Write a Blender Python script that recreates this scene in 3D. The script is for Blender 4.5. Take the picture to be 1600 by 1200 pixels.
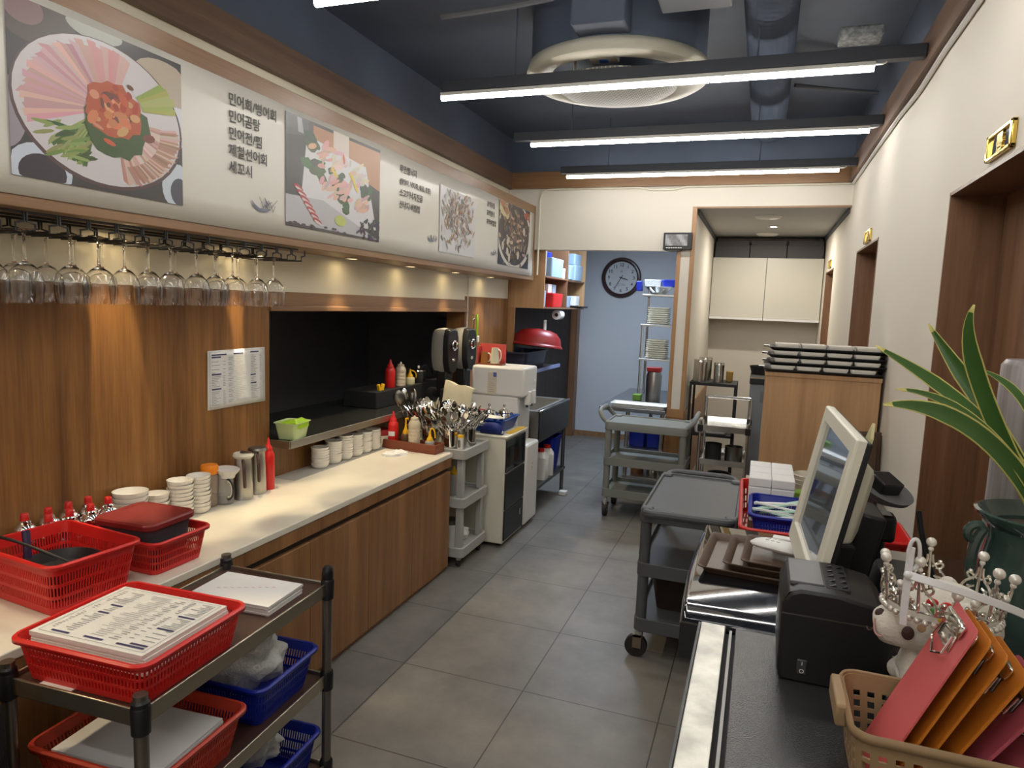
import bpy, bmesh, math, random
from math import sin, cos, pi, radians, sqrt
from mathutils import Vector, Matrix, noise
for _o in list(bpy.data.objects): bpy.data.objects.remove(_o)
SC = bpy.context.scene
COL = SC.collection
# ------------------------------------------------------------------ camera
camd = bpy.data.cameras.new('camera'); cam = bpy.data.objects.new('camera', camd); COL.objects.link(cam)
camd.sensor_width = 36.0; camd.lens = 1077.43 / 1600 * 36; camd.clip_start = .02; camd.clip_end = 60
R0, R1, R2 = (0.93949, 0.3404, 0.03846), (0.07535, -0.09582, -0.99254), (-0.33418, 0.93539, -0.11568)
cam.matrix_world = Matrix(((R0[0], -R1[0], -R2[0], 0), (R0[1], -R1[1], -R2[1], 0), (R0[2], -R1[2], -R2[2], 1.724), (0, 0, 0, 1)))
SC.camera = cam
# ------------------------------------------------------------------ world, exposure
w = bpy.data.worlds.new('world'); SC.world = w; w.use_nodes = True
w.node_tree.nodes['Background'].inputs[0].default_value = (.75, .82, 1, 1)
w.node_tree.nodes['Background'].inputs[1].default_value = .35
vs = SC.view_settings
vs.view_transform = 'Standard'; vs.look = 'None'; vs.gamma = 1; vs.use_curve_mapping = False
vs.exposure = 1.7
TUBE_POWER = 13.0
SPOT_POWER = 7.5
KITCHEN_POWER = 11.0
NICHE_POWER = 5.5
# ------------------------------------------------------------------ materials
MATS = {}
def _new(name):
    m = bpy.data.materials.new(name); m.use_nodes = True
    nt = m.node_tree; return m, nt, nt.nodes['Principled BSDF']
def mat(name, col, rough=.5, metal=0.0, bump=0.0, bscale=200, var=0.0, vscale=8, coat=0.0, trans=0.0, alpha=1.0, spec=.5, ior=1.45):
    if name in MATS: return MATS[name]
    m, nt, b = _new(name)
    b.inputs['Base Color'].default_value = (*col, 1); b.inputs['Roughness'].default_value = rough
    b.inputs['Metallic'].default_value = metal; b.inputs['Coat Weight'].default_value = coat
    b.inputs['Transmission Weight'].default_value = trans; b.inputs['Alpha'].default_value = alpha
    b.inputs['Specular IOR Level'].default_value = spec; b.inputs['IOR'].default_value = ior
    tc = nt.nodes.new('ShaderNodeTexCoord')
    if var:
        n = nt.nodes.new('ShaderNodeTexNoise'); n.inputs['Scale'].default_value = vscale; n.inputs['Detail'].default_value = 5
        nt.links.new(tc.outputs['Object'], n.inputs['Vector'])
        r = nt.nodes.new('ShaderNodeMapRange'); r.inputs[1].default_value = .3; r.inputs[2].default_value = .7
        nt.links.new(n.outputs['Fac'], r.inputs[0])
        mx = nt.nodes.new('ShaderNodeMix'); mx.data_type = 'RGBA'
        mx.inputs[6].default_value = tuple(c * (1 - var) for c in col) + (1,)
        mx.inputs[7].default_value = tuple(min(1, c * (1 + var)) for c in col) + (1,)
        nt.links.new(r.outputs[0], mx.inputs[0]); nt.links.new(mx.outputs[2], b.inputs['Base Color'])
    if bump:
        n = nt.nodes.new('ShaderNodeTexNoise'); n.inputs['Scale'].default_value = bscale; n.inputs['Detail'].default_value = 3
        nt.links.new(tc.outputs['Object'], n.inputs['Vector'])
        bp = nt.nodes.new('ShaderNodeBump'); bp.inputs['Strength'].default_value = bump; bp.inputs['Distance'].default_value = .004
        nt.links.new(n.outputs['Fac'], bp.inputs['Height']); nt.links.new(bp.outputs[0], b.inputs['Normal'])
    MATS[name] = m; return m
def wood(name, c1, c2, axis='z', rough=.38, fine=1.0):
    if name in MATS: return MATS[name]
    m, nt, b = _new(name)
    tc = nt.nodes.new('ShaderNodeTexCoord'); mp = nt.nodes.new('ShaderNodeMapping')
    s = {'x': (.7, 16, 16), 'y': (16, .7, 16), 'z': (16, 16, .7)}[axis]
    mp.inputs['Scale'].default_value = tuple(v * fine for v in s)
    nt.links.new(tc.outputs['Object'], mp.inputs['Vector'])
    n1 = nt.nodes.new('ShaderNodeTexNoise'); n1.inputs['Scale'].default_value = 1; n1.inputs['Detail'].default_value = 8; n1.inputs['Roughness'].default_value = .62
    nt.links.new(mp.outputs[0], n1.inputs['Vector'])
    n2 = nt.nodes.new('ShaderNodeTexNoise'); n2.inputs['Scale'].default_value = 9; n2.inputs['Detail'].default_value = 4
    nt.links.new(mp.outputs[0], n2.inputs['Vector'])
    ad = nt.nodes.new('ShaderNodeMath'); ad.operation = 'MULTIPLY_ADD'; ad.inputs[1].default_value = .35
    nt.links.new(n2.outputs['Fac'], ad.inputs[0]); nt.links.new(n1.outputs['Fac'], ad.inputs[2])
    cr = nt.nodes.new('ShaderNodeValToRGB')
    cr.color_ramp.elements[0].position = .42; cr.color_ramp.elements[0].color = (*c1, 1)
    cr.color_ramp.elements[1].position = .92; cr.color_ramp.elements[1].color = (*c2, 1)
    nt.links.new(ad.outputs[0], cr.inputs[0]); nt.links.new(cr.outputs[0], b.inputs['Base Color'])
    b.inputs['Roughness'].default_value = rough
    bp = nt.nodes.new('ShaderNodeBump'); bp.inputs['Strength'].default_value = .08; bp.inputs['Distance'].default_value = .002
    nt.links.new(n2.outputs['Fac'], bp.inputs['Height']); nt.links.new(bp.outputs[0], b.inputs['Normal'])
    MATS[name] = m; return m
def emit(name, col, strength):
    if name in MATS: return MATS[name]
    m, nt, b = _new(name)
    b.inputs['Base Color'].default_value = (*col, 1)
    b.inputs['Emission Color'].default_value = (*col, 1); b.inputs['Emission Strength'].default_value = strength
    MATS[name] = m; return m
def printed(name='printed', rough=.35):
    if name in MATS: return MATS[name]
    m, nt, b = _new(name)
    a = nt.nodes.new('ShaderNodeAttribute'); a.attribute_name = 'Col'
    nt.links.new(a.outputs['Color'], b.inputs['Base Color']); b.inputs['Roughness'].default_value = rough
    MATS[name] = m; return m
def floor_mat():
    m, nt, b = _new('floor_tiles')
    tc = nt.nodes.new('ShaderNodeTexCoord'); mp = nt.nodes.new('ShaderNodeMapping')
    mp.inputs['Location'].default_value = (1.485, -2.78 + .6 * 5, 0)
    nt.links.new(tc.outputs['Object'], mp.inputs['Vector'])
    br = nt.nodes.new('ShaderNodeTexBrick'); br.offset = 0; br.squash = 1
    br.inputs['Scale'].default_value = 1; br.inputs['Brick Width'].default_value = .6; br.inputs['Row Height'].default_value = .6
    br.inputs['Mortar Size'].default_value = .0032; br.inputs['Mortar Smooth'].default_value = .3
    nt.links.new(mp.outputs[0], br.inputs['Vector'])
    n = nt.nodes.new('ShaderNodeTexNoise'); n.inputs['Scale'].default_value = 3.2; n.inputs['Detail'].default_value = 9; n.inputs['Roughness'].default_value = .68
    nt.links.new(tc.outputs['Object'], n.inputs['Vector'])
    cr = nt.nodes.new('ShaderNodeValToRGB')
    cr.color_ramp.elements[0].position = .32; cr.color_ramp.elements[0].color = (.142, .133, .119, 1)
    cr.color_ramp.elements[1].position = .72; cr.color_ramp.elements[1].color = (.225, .212, .19, 1)
    nt.links.new(n.outputs['Fac'], cr.inputs[0])
    br.inputs['Mortar'].default_value = (.06, .055, .048, 1)
    nt.links.new(cr.outputs[0], br.inputs['Color1']); nt.links.new(cr.outputs[0], br.inputs['Color2'])
    nt.links.new(br.outputs['Color'], b.inputs['Base Color'])
    b.inputs['Roughness'].default_value = .4; b.inputs['Specular IOR Level'].default_value = .35
    bp = nt.nodes.new('ShaderNodeBump'); bp.inputs['Strength'].default_value = .25; bp.inputs['Distance'].default_value = .002; bp.invert = True
    nt.links.new(br.outputs['Fac'], bp.inputs['Height']); nt.links.new(bp.outputs[0], b.inputs['Normal'])
    return m
M_WALL = mat('wall_paper', (.66, .62, .54), .75, bump=.12, bscale=260)
M_WALLR = mat('wall_paint', (.74, .69, .595), .7, bump=.05, bscale=120)
M_UPPER = mat('wall_upper', (.80, .745, .59), .6)
M_BLUE = mat('wall_bluewhite', (.50, .52, .55), .5)
M_CEIL = mat('ceiling_black', (.085, .106, .152), .6, var=.15, vscale=2)
M_BLACKMETAL = mat('black_metal', (.006, .0065, .008), .45)
M_WOODP = wood('wood_panel', (.105, .042, .012), (.34, .16, .05), 'z')
M_WOODC = wood('wood_cabinet', (.16, .068, .022), (.37, .18, .066), 'z')
M_WOODH = wood('wood_horizontal', (.17, .088, .042), (.33, .185, .09), 'y')
M_WOODHX = wood('wood_horizontal_cross', (.20, .10, .045), (.34, .19, .09), 'x')
M_FASCIA = wood('wood_fascia', (.125, .07, .045), (.24, .14, .085), 'y', rough=.5)
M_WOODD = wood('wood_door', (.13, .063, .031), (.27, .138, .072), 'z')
M_TRIM = wood('wood_trim', (.30, .15, .06), (.42, .23, .10), 'z')
M_PART = wood('wood_partition', (.36, .20, .095), (.55, .33, .165), 'z')
M_DARKW = wood('wood_dark', (.022, .014, .011), (.05, .034, .027), 'z', rough=.75)
M_TOP = mat('worktop_cream', (.71, .665, .555), .28, var=.03)
M_WHITE = mat('white_plastic', (.72, .71, .67), .4)
M_CREAM = mat('cream_plastic', (.70, .67, .55), .42)
M_CHINA = mat('white_china', (.76, .73, .66), .25, coat=.3)
M_STEEL = mat('steel', (.62, .61, .58), .22, 1.0)
M_BRUSH = mat('brushed_steel', (.50, .49, .46), .36, 1.0)
M_CHROME = mat('chrome', (.78, .77, .74), .08, 1.0)
M_DKSTEEL = mat('dark_steel', (.20, .195, .185), .35, 1.0)
M_BLACK = mat('black_plastic', (.012, .012, .013), .38)
M_BLACKM = mat('black_matte', (.014, .014, .015), .7)
M_GLOSSBLK = mat('black_gloss', (.008, .009, .012), .08, coat=1.0)
M_RED = mat('red_plastic', (.60, .018, .015), .35)
M_DKRED = mat('dark_red_plastic', (.28, .014, .014), .38)
M_ORRED = mat('orange_red_plastic', (.50, .045, .02), .4)
M_LID = mat('maroon_lid', (.18, .012, .012), .45)
M_BLUEP = mat('blue_plastic', (.006, .02, .30), .35)
M_BLUEL = mat('bright_blue_plastic', (.015, .07, .36), .4)
M_GREYT = mat('grey_trolley', (.088, .094, .098), .5, bump=.05, bscale=400)
M_GREYTL = mat('grey_green_trolley', (.19, .20, .18), .5, bump=.05, bscale=400)
M_GREYS = mat('light_grey_plastic', (.40, .40, .37), .5)
M_TAN = mat('tan_plastic', (.31, .205, .105), .5)
M_PAPER = mat('paper', (.74, .735, .72), .7)
M_GLASS = mat('clear_glass', (1, 1, 1), .0, trans=1.0, ior=1.45)
M_BROWNTRAY = mat('brown_tray', (.085, .05, .032), .4)
M_YELLOW = mat('yellow_plastic', (.80, .45, .01), .4)
M_ORANGE = mat('orange_plastic', (.85, .25, .01), .4)
M_GREEN = mat('lime_green', (.35, .60, .02), .5)
M_RUBBER = mat('black_rubber', (.02, .018, .016), .6)
M_GOLD = mat('gold', (.80, .58, .14), .18, 1.0)
def plastic_bag():
    m, nt, b = _new('plastic_bag')
    b.inputs['Base Color'].default_value = (.90, .93, .90, 1); b.inputs['Roughness'].default_value = .15
    b.inputs['Alpha'].default_value = .86
    tc = nt.nodes.new('ShaderNodeTexCoord'); n = nt.nodes.new('ShaderNodeTexNoise'); n.inputs['Scale'].default_value = 38; n.inputs['Detail'].default_value = 6; n.inputs['Distortion'].default_value = 1.5
    nt.links.new(tc.outputs['Object'], n.inputs['Vector'])
    bp = nt.nodes.new('ShaderNodeBump'); bp.inputs['Strength'].default_value = .5; bp.inputs['Distance'].default_value = .012
    nt.links.new(n.outputs['Fac'], bp.inputs['Height']); nt.links.new(bp.outputs[0], b.inputs['Normal'])
    return m
M_BAG = plastic_bag()
# ------------------------------------------------------------------ mesh helpers
class MB:
    def __init__(s): s.v = []; s.f = []; s.fm = []; s.fc = []; s.mats = []; s.cur = 0; s.T = None; s.col = None
    def m(s, material):
        if material not in s.mats: s.mats.append(material)
        s.cur = s.mats.index(material); return s
    def add(s, vs, fs):
        o = len(s.v)
        for p in vs:
            p = Vector(p)
            if s.T is not None: p = s.T @ p
            s.v.append(p)
        for f in fs: s.f.append([i + o for i in f]); s.fm.append(s.cur); s.fc.append(s.col)
        return s
    def box(s, a, b):
        x0, y0, z0 = [min(i, j) for i, j in zip(a, b)]; x1, y1, z1 = [max(i, j) for i, j in zip(a, b)]
        return s.add([(x0,y0,z0),(x1,y0,z0),(x1,y1,z0),(x0,y1,z0),(x0,y0,z1),(x1,y0,z1),(x1,y1,z1),(x0,y1,z1)],
                     [(0,3,2,1),(4,5,6,7),(0,1,5,4),(1,2,6,5),(2,3,7,6),(3,0,4,7)])
    def loops(s, rings, close=True, capa=True, capb=True):
        n = len(rings[0]); vs = [p for r in rings for p in r]; fs = []
        for k in range(len(rings) - 1):
            for i in range(n if close else n - 1):
                j = (i + 1) % n
                fs.append((k*n+i, k*n+j, (k+1)*n+j, (k+1)*n+i))
        if capa: fs.append(tuple(range(n - 1, -1, -1)))
        if capb: fs.append(tuple((len(rings)-1)*n + i for i in range(n)))
        return s.add(vs, fs)
    def lathe(s, prof, c=(0,0,0), n=28, capa=True, capb=True):
        return s.loops([[(c[0]+r*cos(2*pi*i/n), c[1]+r*sin(2*pi*i/n), c[2]+z) for i in range(n)] for r, z in prof], True, capa, capb)
    def cyl(s, p0, p1, r0, r1=None, n=16, cap=True):
        r1 = r0 if r1 is None else r1
        return s.tube([p0, p1], [r0, r1], n, cap)
    def tube(s, pts, r, n=8, cap=True, closed=False):
        pts = [Vector(p) for p in pts]; rs = r if isinstance(r, (list, tuple)) else [r] * len(pts)
        rings = []; up = None
        for i, p in enumerate(pts):
            a = pts[i-1] if (i > 0 or closed) else pts[i]; b = pts[(i+1) % len(pts)] if (i < len(pts)-1 or closed) else pts[i]
            d = (b - a).normalized()
            if up is None:
                up = Vector((0,0,1)) if abs(d.z) < .9 else Vector((1,0,0))
            u = (up - d * up.dot(d))
            if u.length < 1e-5: u = d.orthogonal()
            u.normalize(); v = d.cross(u); up = u
            rings.append([p + (u*cos(2*pi*k/n) + v*sin(2*pi*k/n)) * rs[i] for k in range(n)])
        if closed: rings.append(rings[0])
        return s.loops(rings, True, cap and not closed, cap and not closed)
    def sphere(s, c, r, n=16, m=10):
        r = (r, r, r) if not isinstance(r, (list, tuple)) else r
        prof = [(sin(pi*k/m), -cos(pi*k/m)) for k in range(m+1)]
        rings = [[(c[0]+r[0]*a*cos(2*pi*i/n), c[1]+r[1]*a*sin(2*pi*i/n), c[2]+r[2]*z) for i in range(n)] for a, z in prof[1:-1]]
        s.loops(rings, True, True, True); return s
    def rprism(s, L, W, z0, z1, r, c=(0,0), taper=1.0, seg=5):
        return s.loops([[(c[0]+x, c[1]+y, z0) for x, y in rrect(L*taper, W*taper, r*taper, seg)], [(c[0]+x, c[1]+y, z1) for x, y in rrect(L, W, r, seg)]])
    def poly(s, pts): return s.add(pts, [tuple(range(len(pts)))])
    def build(s, name, material=None, parent=None, loc=None, rot=None, smooth=True, bevel=0.0, solid=0.0, subsurf=0, tagd=None, angle=.6):
        me = bpy.data.meshes.new(name); me.from_pydata([tuple(p) for p in s.v], [], s.f)
        mats = s.mats if s.mats else [material]
        for q in mats: me.materials.append(q)
        if s.mats: me.polygons.foreach_set('material_index', s.fm)
        if any(c is not None for c in s.fc):
            at = me.color_attributes.new('Col', 'FLOAT_COLOR', 'CORNER')
            for p, c in zip(me.polygons, s.fc):
                for li in p.loop_indices: at.data[li].color = (*(c or (1,1,1)), 1)
        bm = bmesh.new(); bm.from_mesh(me); bmesh.ops.recalc_face_normals(bm, faces=bm.faces) if not any(c is not None for c in s.fc) else None
        bm.to_mesh(me); bm.free()
        if smooth:
            me.shade_smooth(); me.set_sharp_from_angle(angle=angle)
        o = bpy.data.objects.new(name, me); COL.objects.link(o)
        if parent is not None: o.parent = parent
        if loc is not None: o.location = loc
        if rot is not None: o.rotation_euler = rot
        if solid: md = o.modifiers.new('s', 'SOLIDIFY'); md.thickness = solid; md.offset = 0
        if bevel: md = o.modifiers.new('b', 'BEVEL'); md.width = bevel; md.segments = 2; md.limit_method = 'ANGLE'; md.angle_limit = .7
        if subsurf: md = o.modifiers.new('u', 'SUBSURF'); md.levels = subsurf; md.render_levels = subsurf
        if tagd: tag(o, *tagd)
        return o
def rrect(L, W, r, seg=5):
    pts = []
    for cx, cy, a0 in ((L/2-r, W/2-r, 0), (-L/2+r, W/2-r, pi/2), (-L/2+r, -W/2+r, pi), (L/2-r, -W/2+r, 3*pi/2)):
        for k in range(seg+1):
            a = a0 + pi/2*k/seg; pts.append((cx + r*cos(a), cy + r*sin(a)))
    return pts
def resample(pts, n):
    P = [Vector(p) for p in pts] + [Vector(pts[0])]
    acc = [0]
    for i in range(len(P)-1): acc.append(acc[-1] + (P[i+1]-P[i]).length)
    out = []; j = 0
    for k in range(n):
        t = acc[-1]*k/n
        while acc[j+1] < t: j += 1
        u = (t-acc[j])/max(1e-9, acc[j+1]-acc[j]); out.append(P[j].lerp(P[j+1], u))
    return out
def tag(o, label, cat, group=None, kind=None):
    o['label'] = label; o['category'] = cat
    if group: o['group'] = group
    if kind: o['kind'] = kind
    return o
def thing(name, label, cat, loc=(0,0,0), rz=0, group=None):
    o = bpy.data.objects.new(name, None); COL.objects.link(o); o.location = loc; o.rotation_euler = (0,0,rz); o.empty_display_size = .05
    return tag(o, label, cat, group)
def struct(name, bm, m=None, **k):
    o = bm.build(name, m, **k); o['kind'] = 'structure'; return o
def dup(root, loc, rz=None, label=None, group=None, rot=None):
    def cp(o, par):
        c = o.copy(); COL.objects.link(c)
        if par is not None: c.parent = par
        for ch in list(o.children): cp(ch, c)
        return c
    r = cp(root, None); r.location = loc
    if rz is not None: r.rotation_euler = (0,0,rz)
    if rot is not None: r.rotation_euler = rot
    if label: r['label'] = label
    if group: r['group'] = group
    return r
def bez(p, n=12):
    p = [Vector(q) for q in p]; out = []
    for k in range(n+1):
        t = k/n; q = p[:]
        while len(q) > 1: q = [q[i].lerp(q[i+1], t) for i in range(len(q)-1)]
        out.append(q[0])
    return out
ORD = ['topmost', 'second from the top', 'third from the top', 'fourth from the top', 'fifth from the top', 'sixth from the top', 'seventh from the top', 'eighth from the top', 'ninth from the top', 'tenth from the top', 'eleventh from the top']
NTH = ['first', 'second', 'third', 'fourth', 'fifth', 'sixth', 'seventh', 'eighth', 'ninth', 'tenth', 'eleventh', 'twelfth', 'thirteenth', 'fourteenth']
def text(body, name, size, material, parent, M, ex=.0008, offset=0.0, sx=1.0, align='LEFT'):
    c = bpy.data.curves.new(name, 'FONT'); c.body = body; c.size = size; c.extrude = ex; c.offset = offset; c.align_x = align
    t = bpy.data.objects.new('tmp', c); COL.objects.link(t)
    bpy.context.view_layer.update()
    me = bpy.data.meshes.new_from_object(t.evaluated_get(bpy.context.evaluated_depsgraph_get()))
    bpy.data.objects.remove(t)
    me.transform(M @ Matrix.Diagonal((sx, 1, 1, 1))); me.materials.clear(); me.materials.append(material)
    o = bpy.data.objects.new(name, me); COL.objects.link(o); o.parent = parent
    return o
def on_left(x, y, z):   # lettering on a wall that faces +X, reading along +Y
    return Matrix(((0, 0, 1, x), (1, 0, 0, y), (0, 1, 0, z), (0, 0, 0, 1)))
# ------------------------------------------------------------------ room shell
XL, XR, YB = -2.335, .608, 6.25
ZC = 3.25
struct('floor', MB().box((-4.4, -5.1, -.1), (1.6, 9.1, 0)), floor_mat())
b = MB().box((-4.4, -5.1, ZC), (1.6, 9.1, ZC + .1))
b.box((XL - .1, -5.1, 2.93), (XL + .012, YB, ZC)).box((XR - .012, -5.1, 2.93), (XR + .1, YB, ZC)).box((XL, YB - .012, 2.93), (XR, YB + .1, ZC))
struct('ceiling', b, M_CEIL)
# left wall: timber panelling, serving opening with a lintel, cream upper band
b = MB().m(M_WOODP)
b.box((-2.5, -5.1, 0), (XL, 2.865, 1.74)).box((-2.5, 2.865, 0), (XL, 5.3, .945)).box((-2.5, 5.3, 0), (XL, 6.33, 1.77))
b.m(M_UPPER).box((-2.5, -5.1, 1.74), (XL - .004, 5.3, 2.93)).box((-2.5, 5.3, 1.77), (XL - .004, 6.33, 2.93))
wl = struct('wall_left', b, smooth=False)
b = MB().m(M_WOODH).box((-2.5, 2.865, 1.665), (XL + .004, 5.325, 1.74)).box((-2.5, 2.865, 1.64), (XL + .016, 5.325, 1.668))
struct('trim_1', b, bevel=.004)
# dim kitchen seen through the serving opening
b = MB().box((-4.4, 2.0, 0), (-4.3, 8, 3)).box((-4.4, 1.9, 0), (-2.5, 2.0, 3)).box((-4.4, 7.0, 0), (-2.5, 7.1, 3)).box((-4.4, 2.0, 2.4), (-2.5, 7.1, 2.5))
struct('wall_kitchen', b, mat('kitchen_dark', (.42, .43, .47), .6), smooth=False)
# right wall with three recessed doors
b = MB().m(M_WALLR)
DO = [(1.95, 2.947, 2.183), (4.617, 5.615, 2.195), (7.37, 8.213, 2.185)]
ys = [-5.1] + [v for d in DO for v in d[:2]] + [9.05]
for i in range(0, len(ys), 2): b.box((XR, ys[i], 0), (XR + .3, ys[i+1], ZC))
for y0, y1, z in DO: b.box((XR, y0, z), (XR + .3, y1, ZC))
struct('wall_right', b, smooth=False)
for k, (y0, y1, z) in enumerate(DO):
    t = .012
    b = MB().m(M_WOODD)
    b.box((XR - .003, y0, 0), (XR + .175, y0 + t, z)).box((XR - .003, y1 - t, 0), (XR + .175, y1, z)).box((XR - .003, y0, z - t), (XR + .175, y1, z))
    d = struct('door_%d' % (k + 1), b, smooth=False)
    MB().box((XR + .165, y0 + .003, .0), (XR + .2, y1 - .036, z - .016)).build('door_leaf', M_WOODD, d, smooth=False)
    MB().box((XR + .172, y1 - .038, .0), (XR + .21, y1 - .003, z - .014)).build('shadow_gap', M_BLACKM, d, smooth=False)
# back wall: header over the kitchen passage and over the niche, slim pillar between them
b = MB().m(M_WALL).box((XL, YB, 2.237), (-.742, YB + .1, ZC)).box((-.742, YB, 0), (-.603, 9.05, ZC)).box((-.603, YB, 2.607), (XR, YB + .1, ZC))
struct('wall_back', b, smooth=False)
b = MB().m(M_TRIM)
b.box((-.748, YB - .01, .77), (-.714, YB + .02, 2.237)).box((-.634, YB - .01, .77), (-.598, YB + .02, 2.612)).box((-.748, YB - .012, .77), (-.598, YB + .02, .845))
struct('trim_2', b, bevel=.003)
b = MB().m(M_WOODHX).box((-.634, YB - .008, 2.6), (XR, YB + .02, 2.614))
struct('trim_3', b)
b = MB().m(M_WOODC).box((-.754, YB - .016, 0), (-.592, YB + .02, .772)).box((-.61, YB, 0), (-.592, 8.95, .80))
b.m(M_TRIM).box((-.61, YB, .79), (-.588, 8.95, .825))
struct('trim_4', b, smooth=False)
b = MB().m(M_FASCIA).box((XL, -5.1, 2.79), (XL + .045, YB, 2.935))
struct('trim_5', b)
b = MB().m(M_WOODHX).box((XL, YB - .045, 2.79), (XR, YB, 2.935))
struct('trim_6', b)
b = MB().m(M_FASCIA).box((XR - .04, -5.1, 2.79), (XR, YB, 2.935))
struct('trim_7', b)
# kitchen passage
struct('wall_far', MB().box((-3.4, 8.95, 0), (XR + .3, 9.1, ZC)), M_BLUE, smooth=False)
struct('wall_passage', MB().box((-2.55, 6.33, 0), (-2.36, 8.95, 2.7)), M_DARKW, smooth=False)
b = MB().m(M_WHITE).box((-2.5, 6.35, 2.62), (-.742, 8.95, 2.7))
struct('ceiling_passage', b, smooth=False)
struct('trim_11', MB().box((-2.36, 8.80, 0), (-2.272, 8.945, 2.62)), M_WOODD, smooth=False)
struct('baseboard_far', MB().box((-2.36, 8.93, 0), (-.742, 8.95, .07)), M_WOODH, smooth=False)
# niche
b = MB().m(mat('niche_ceiling', (.42, .42, .42), .6)).box((-.603, 6.35, 2.607), (XR, 8.95, 2.7))
struct('ceiling_niche', b, smooth=False)
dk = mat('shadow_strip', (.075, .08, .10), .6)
struct('shadow_strips', MB().box((-.603, 6.36, 2.565), (-.585, 8.9, 2.607)).box((XR - .018, 6.36, 2.565), (XR, 8.9, 2.607)), dk, smooth=False)  # dark strips stand for the shadow gaps along the niche ceiling edges
struct('wall_niche', MB().box((-.603, 8.86, 0), (XR, 8.95, 2.607)), M_WALL, smooth=False)
struct('wall_front', MB().box((-4.4, -5.15, 0), (1.6, -5.0, ZC)), M_WALL, smooth=False)
# ------------------------------------------------------------------ lamps and ceiling gear
M_TUBE = emit('tube_glow', (1, .97, .92), TUBE_POWER)
def tube_lamp(y, x0, x1, label, hung=True):
    z = 2.80; L = x1 - x0
    t = thing('tube_lamp', label, 'lamp', (x0, y, z), 0, 'tube lamps under the ceiling')
    n = 3
    for k in range(n):
        a, c = L * k / n + .004, L * (k+1) / n - .004
        b = MB().loops([[(x, .0165 * cos(q), -.004 + .0165 * sin(q)) for q in [pi * .88 + pi * 1.24 * j / 10 for j in range(11)]] for x in (a, c)])
        b.build('diffuser', M_TUBE, t)
    MB().box((0, -.018, .0005), (L, .018, .02)).build('batten', M_WHITE, t, bevel=.003)
    MB().tube(bez([(L, 0, .01), (L + .05, 0, .005), (L + .06, .01, .03), (L + .02, .02, .03)]), .004, 6).build('power_lead', M_WHITE, t)
    return t
LAMPS = [(5.72, -1.63, .45, 'white tube lamp farthest back, close to the rear fascia'), (4.56, -1.56, .50, 'white tube lamp between the ceiling cassette and the rearmost lamp'),
         (3.45, -1.694, .375, 'longest-looking white tube lamp, crossing in front of the ceiling cassette'), (2.262, -1.635, .44, 'white tube lamp cut by the top edge of the photo'),
         (1.05, -1.65, .42, 'white tube lamp overhead, in front of the counter'), (-.15, -1.65, .42, 'white tube lamp behind the viewpoint'), (-1.4, -1.65, .42, 'white tube lamp two rows behind the viewpoint'), (-2.65, -1.65, .42, 'unseen white tube lamp added for fill, three rows behind the viewpoint'), (-3.9, -1.65, .42, 'unseen white tube lamp added for fill, nearest the entrance')]  # last two rows are unseen lamps added to fill from the front
for y, x0, x1, l in LAMPS:
    tube_lamp(y, x0, x1, l)
BARS = [(5.72, 'rear black ceiling rail carrying the farthest tube lamp'), (4.56, 'black ceiling rail above the lamp behind the cassette'), (3.45, 'black ceiling rail above the lamp in front of the cassette'),
        (2.262, 'black ceiling rail above the lamp at the top edge'), (1.05, 'black ceiling rail over the front of the counter'), (-.15, 'black ceiling rail behind the viewpoint'), (-1.4, 'black ceiling rail two rows behind the viewpoint'), (-2.65, 'black ceiling rail three rows behind the viewpoint'), (-3.9, 'black ceiling rail nearest the entrance')]
for y, l in BARS:
    t = thing('ceiling_rail', l, 'rail', (-.66, y, 2.822), 0, 'black rails that carry the lamps')
    MB().box((-1.02, -.02, 0), (1.225, .035, .055)).build('rail_body', mat('rail_black', (.05, .056, .07), .5), t, bevel=.003)
    for x in (-.62, .55): MB().cyl((x, 0, .05), (x, 0, .43), .004, n=6).build('hanger_rod', M_CEIL, t)
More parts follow.
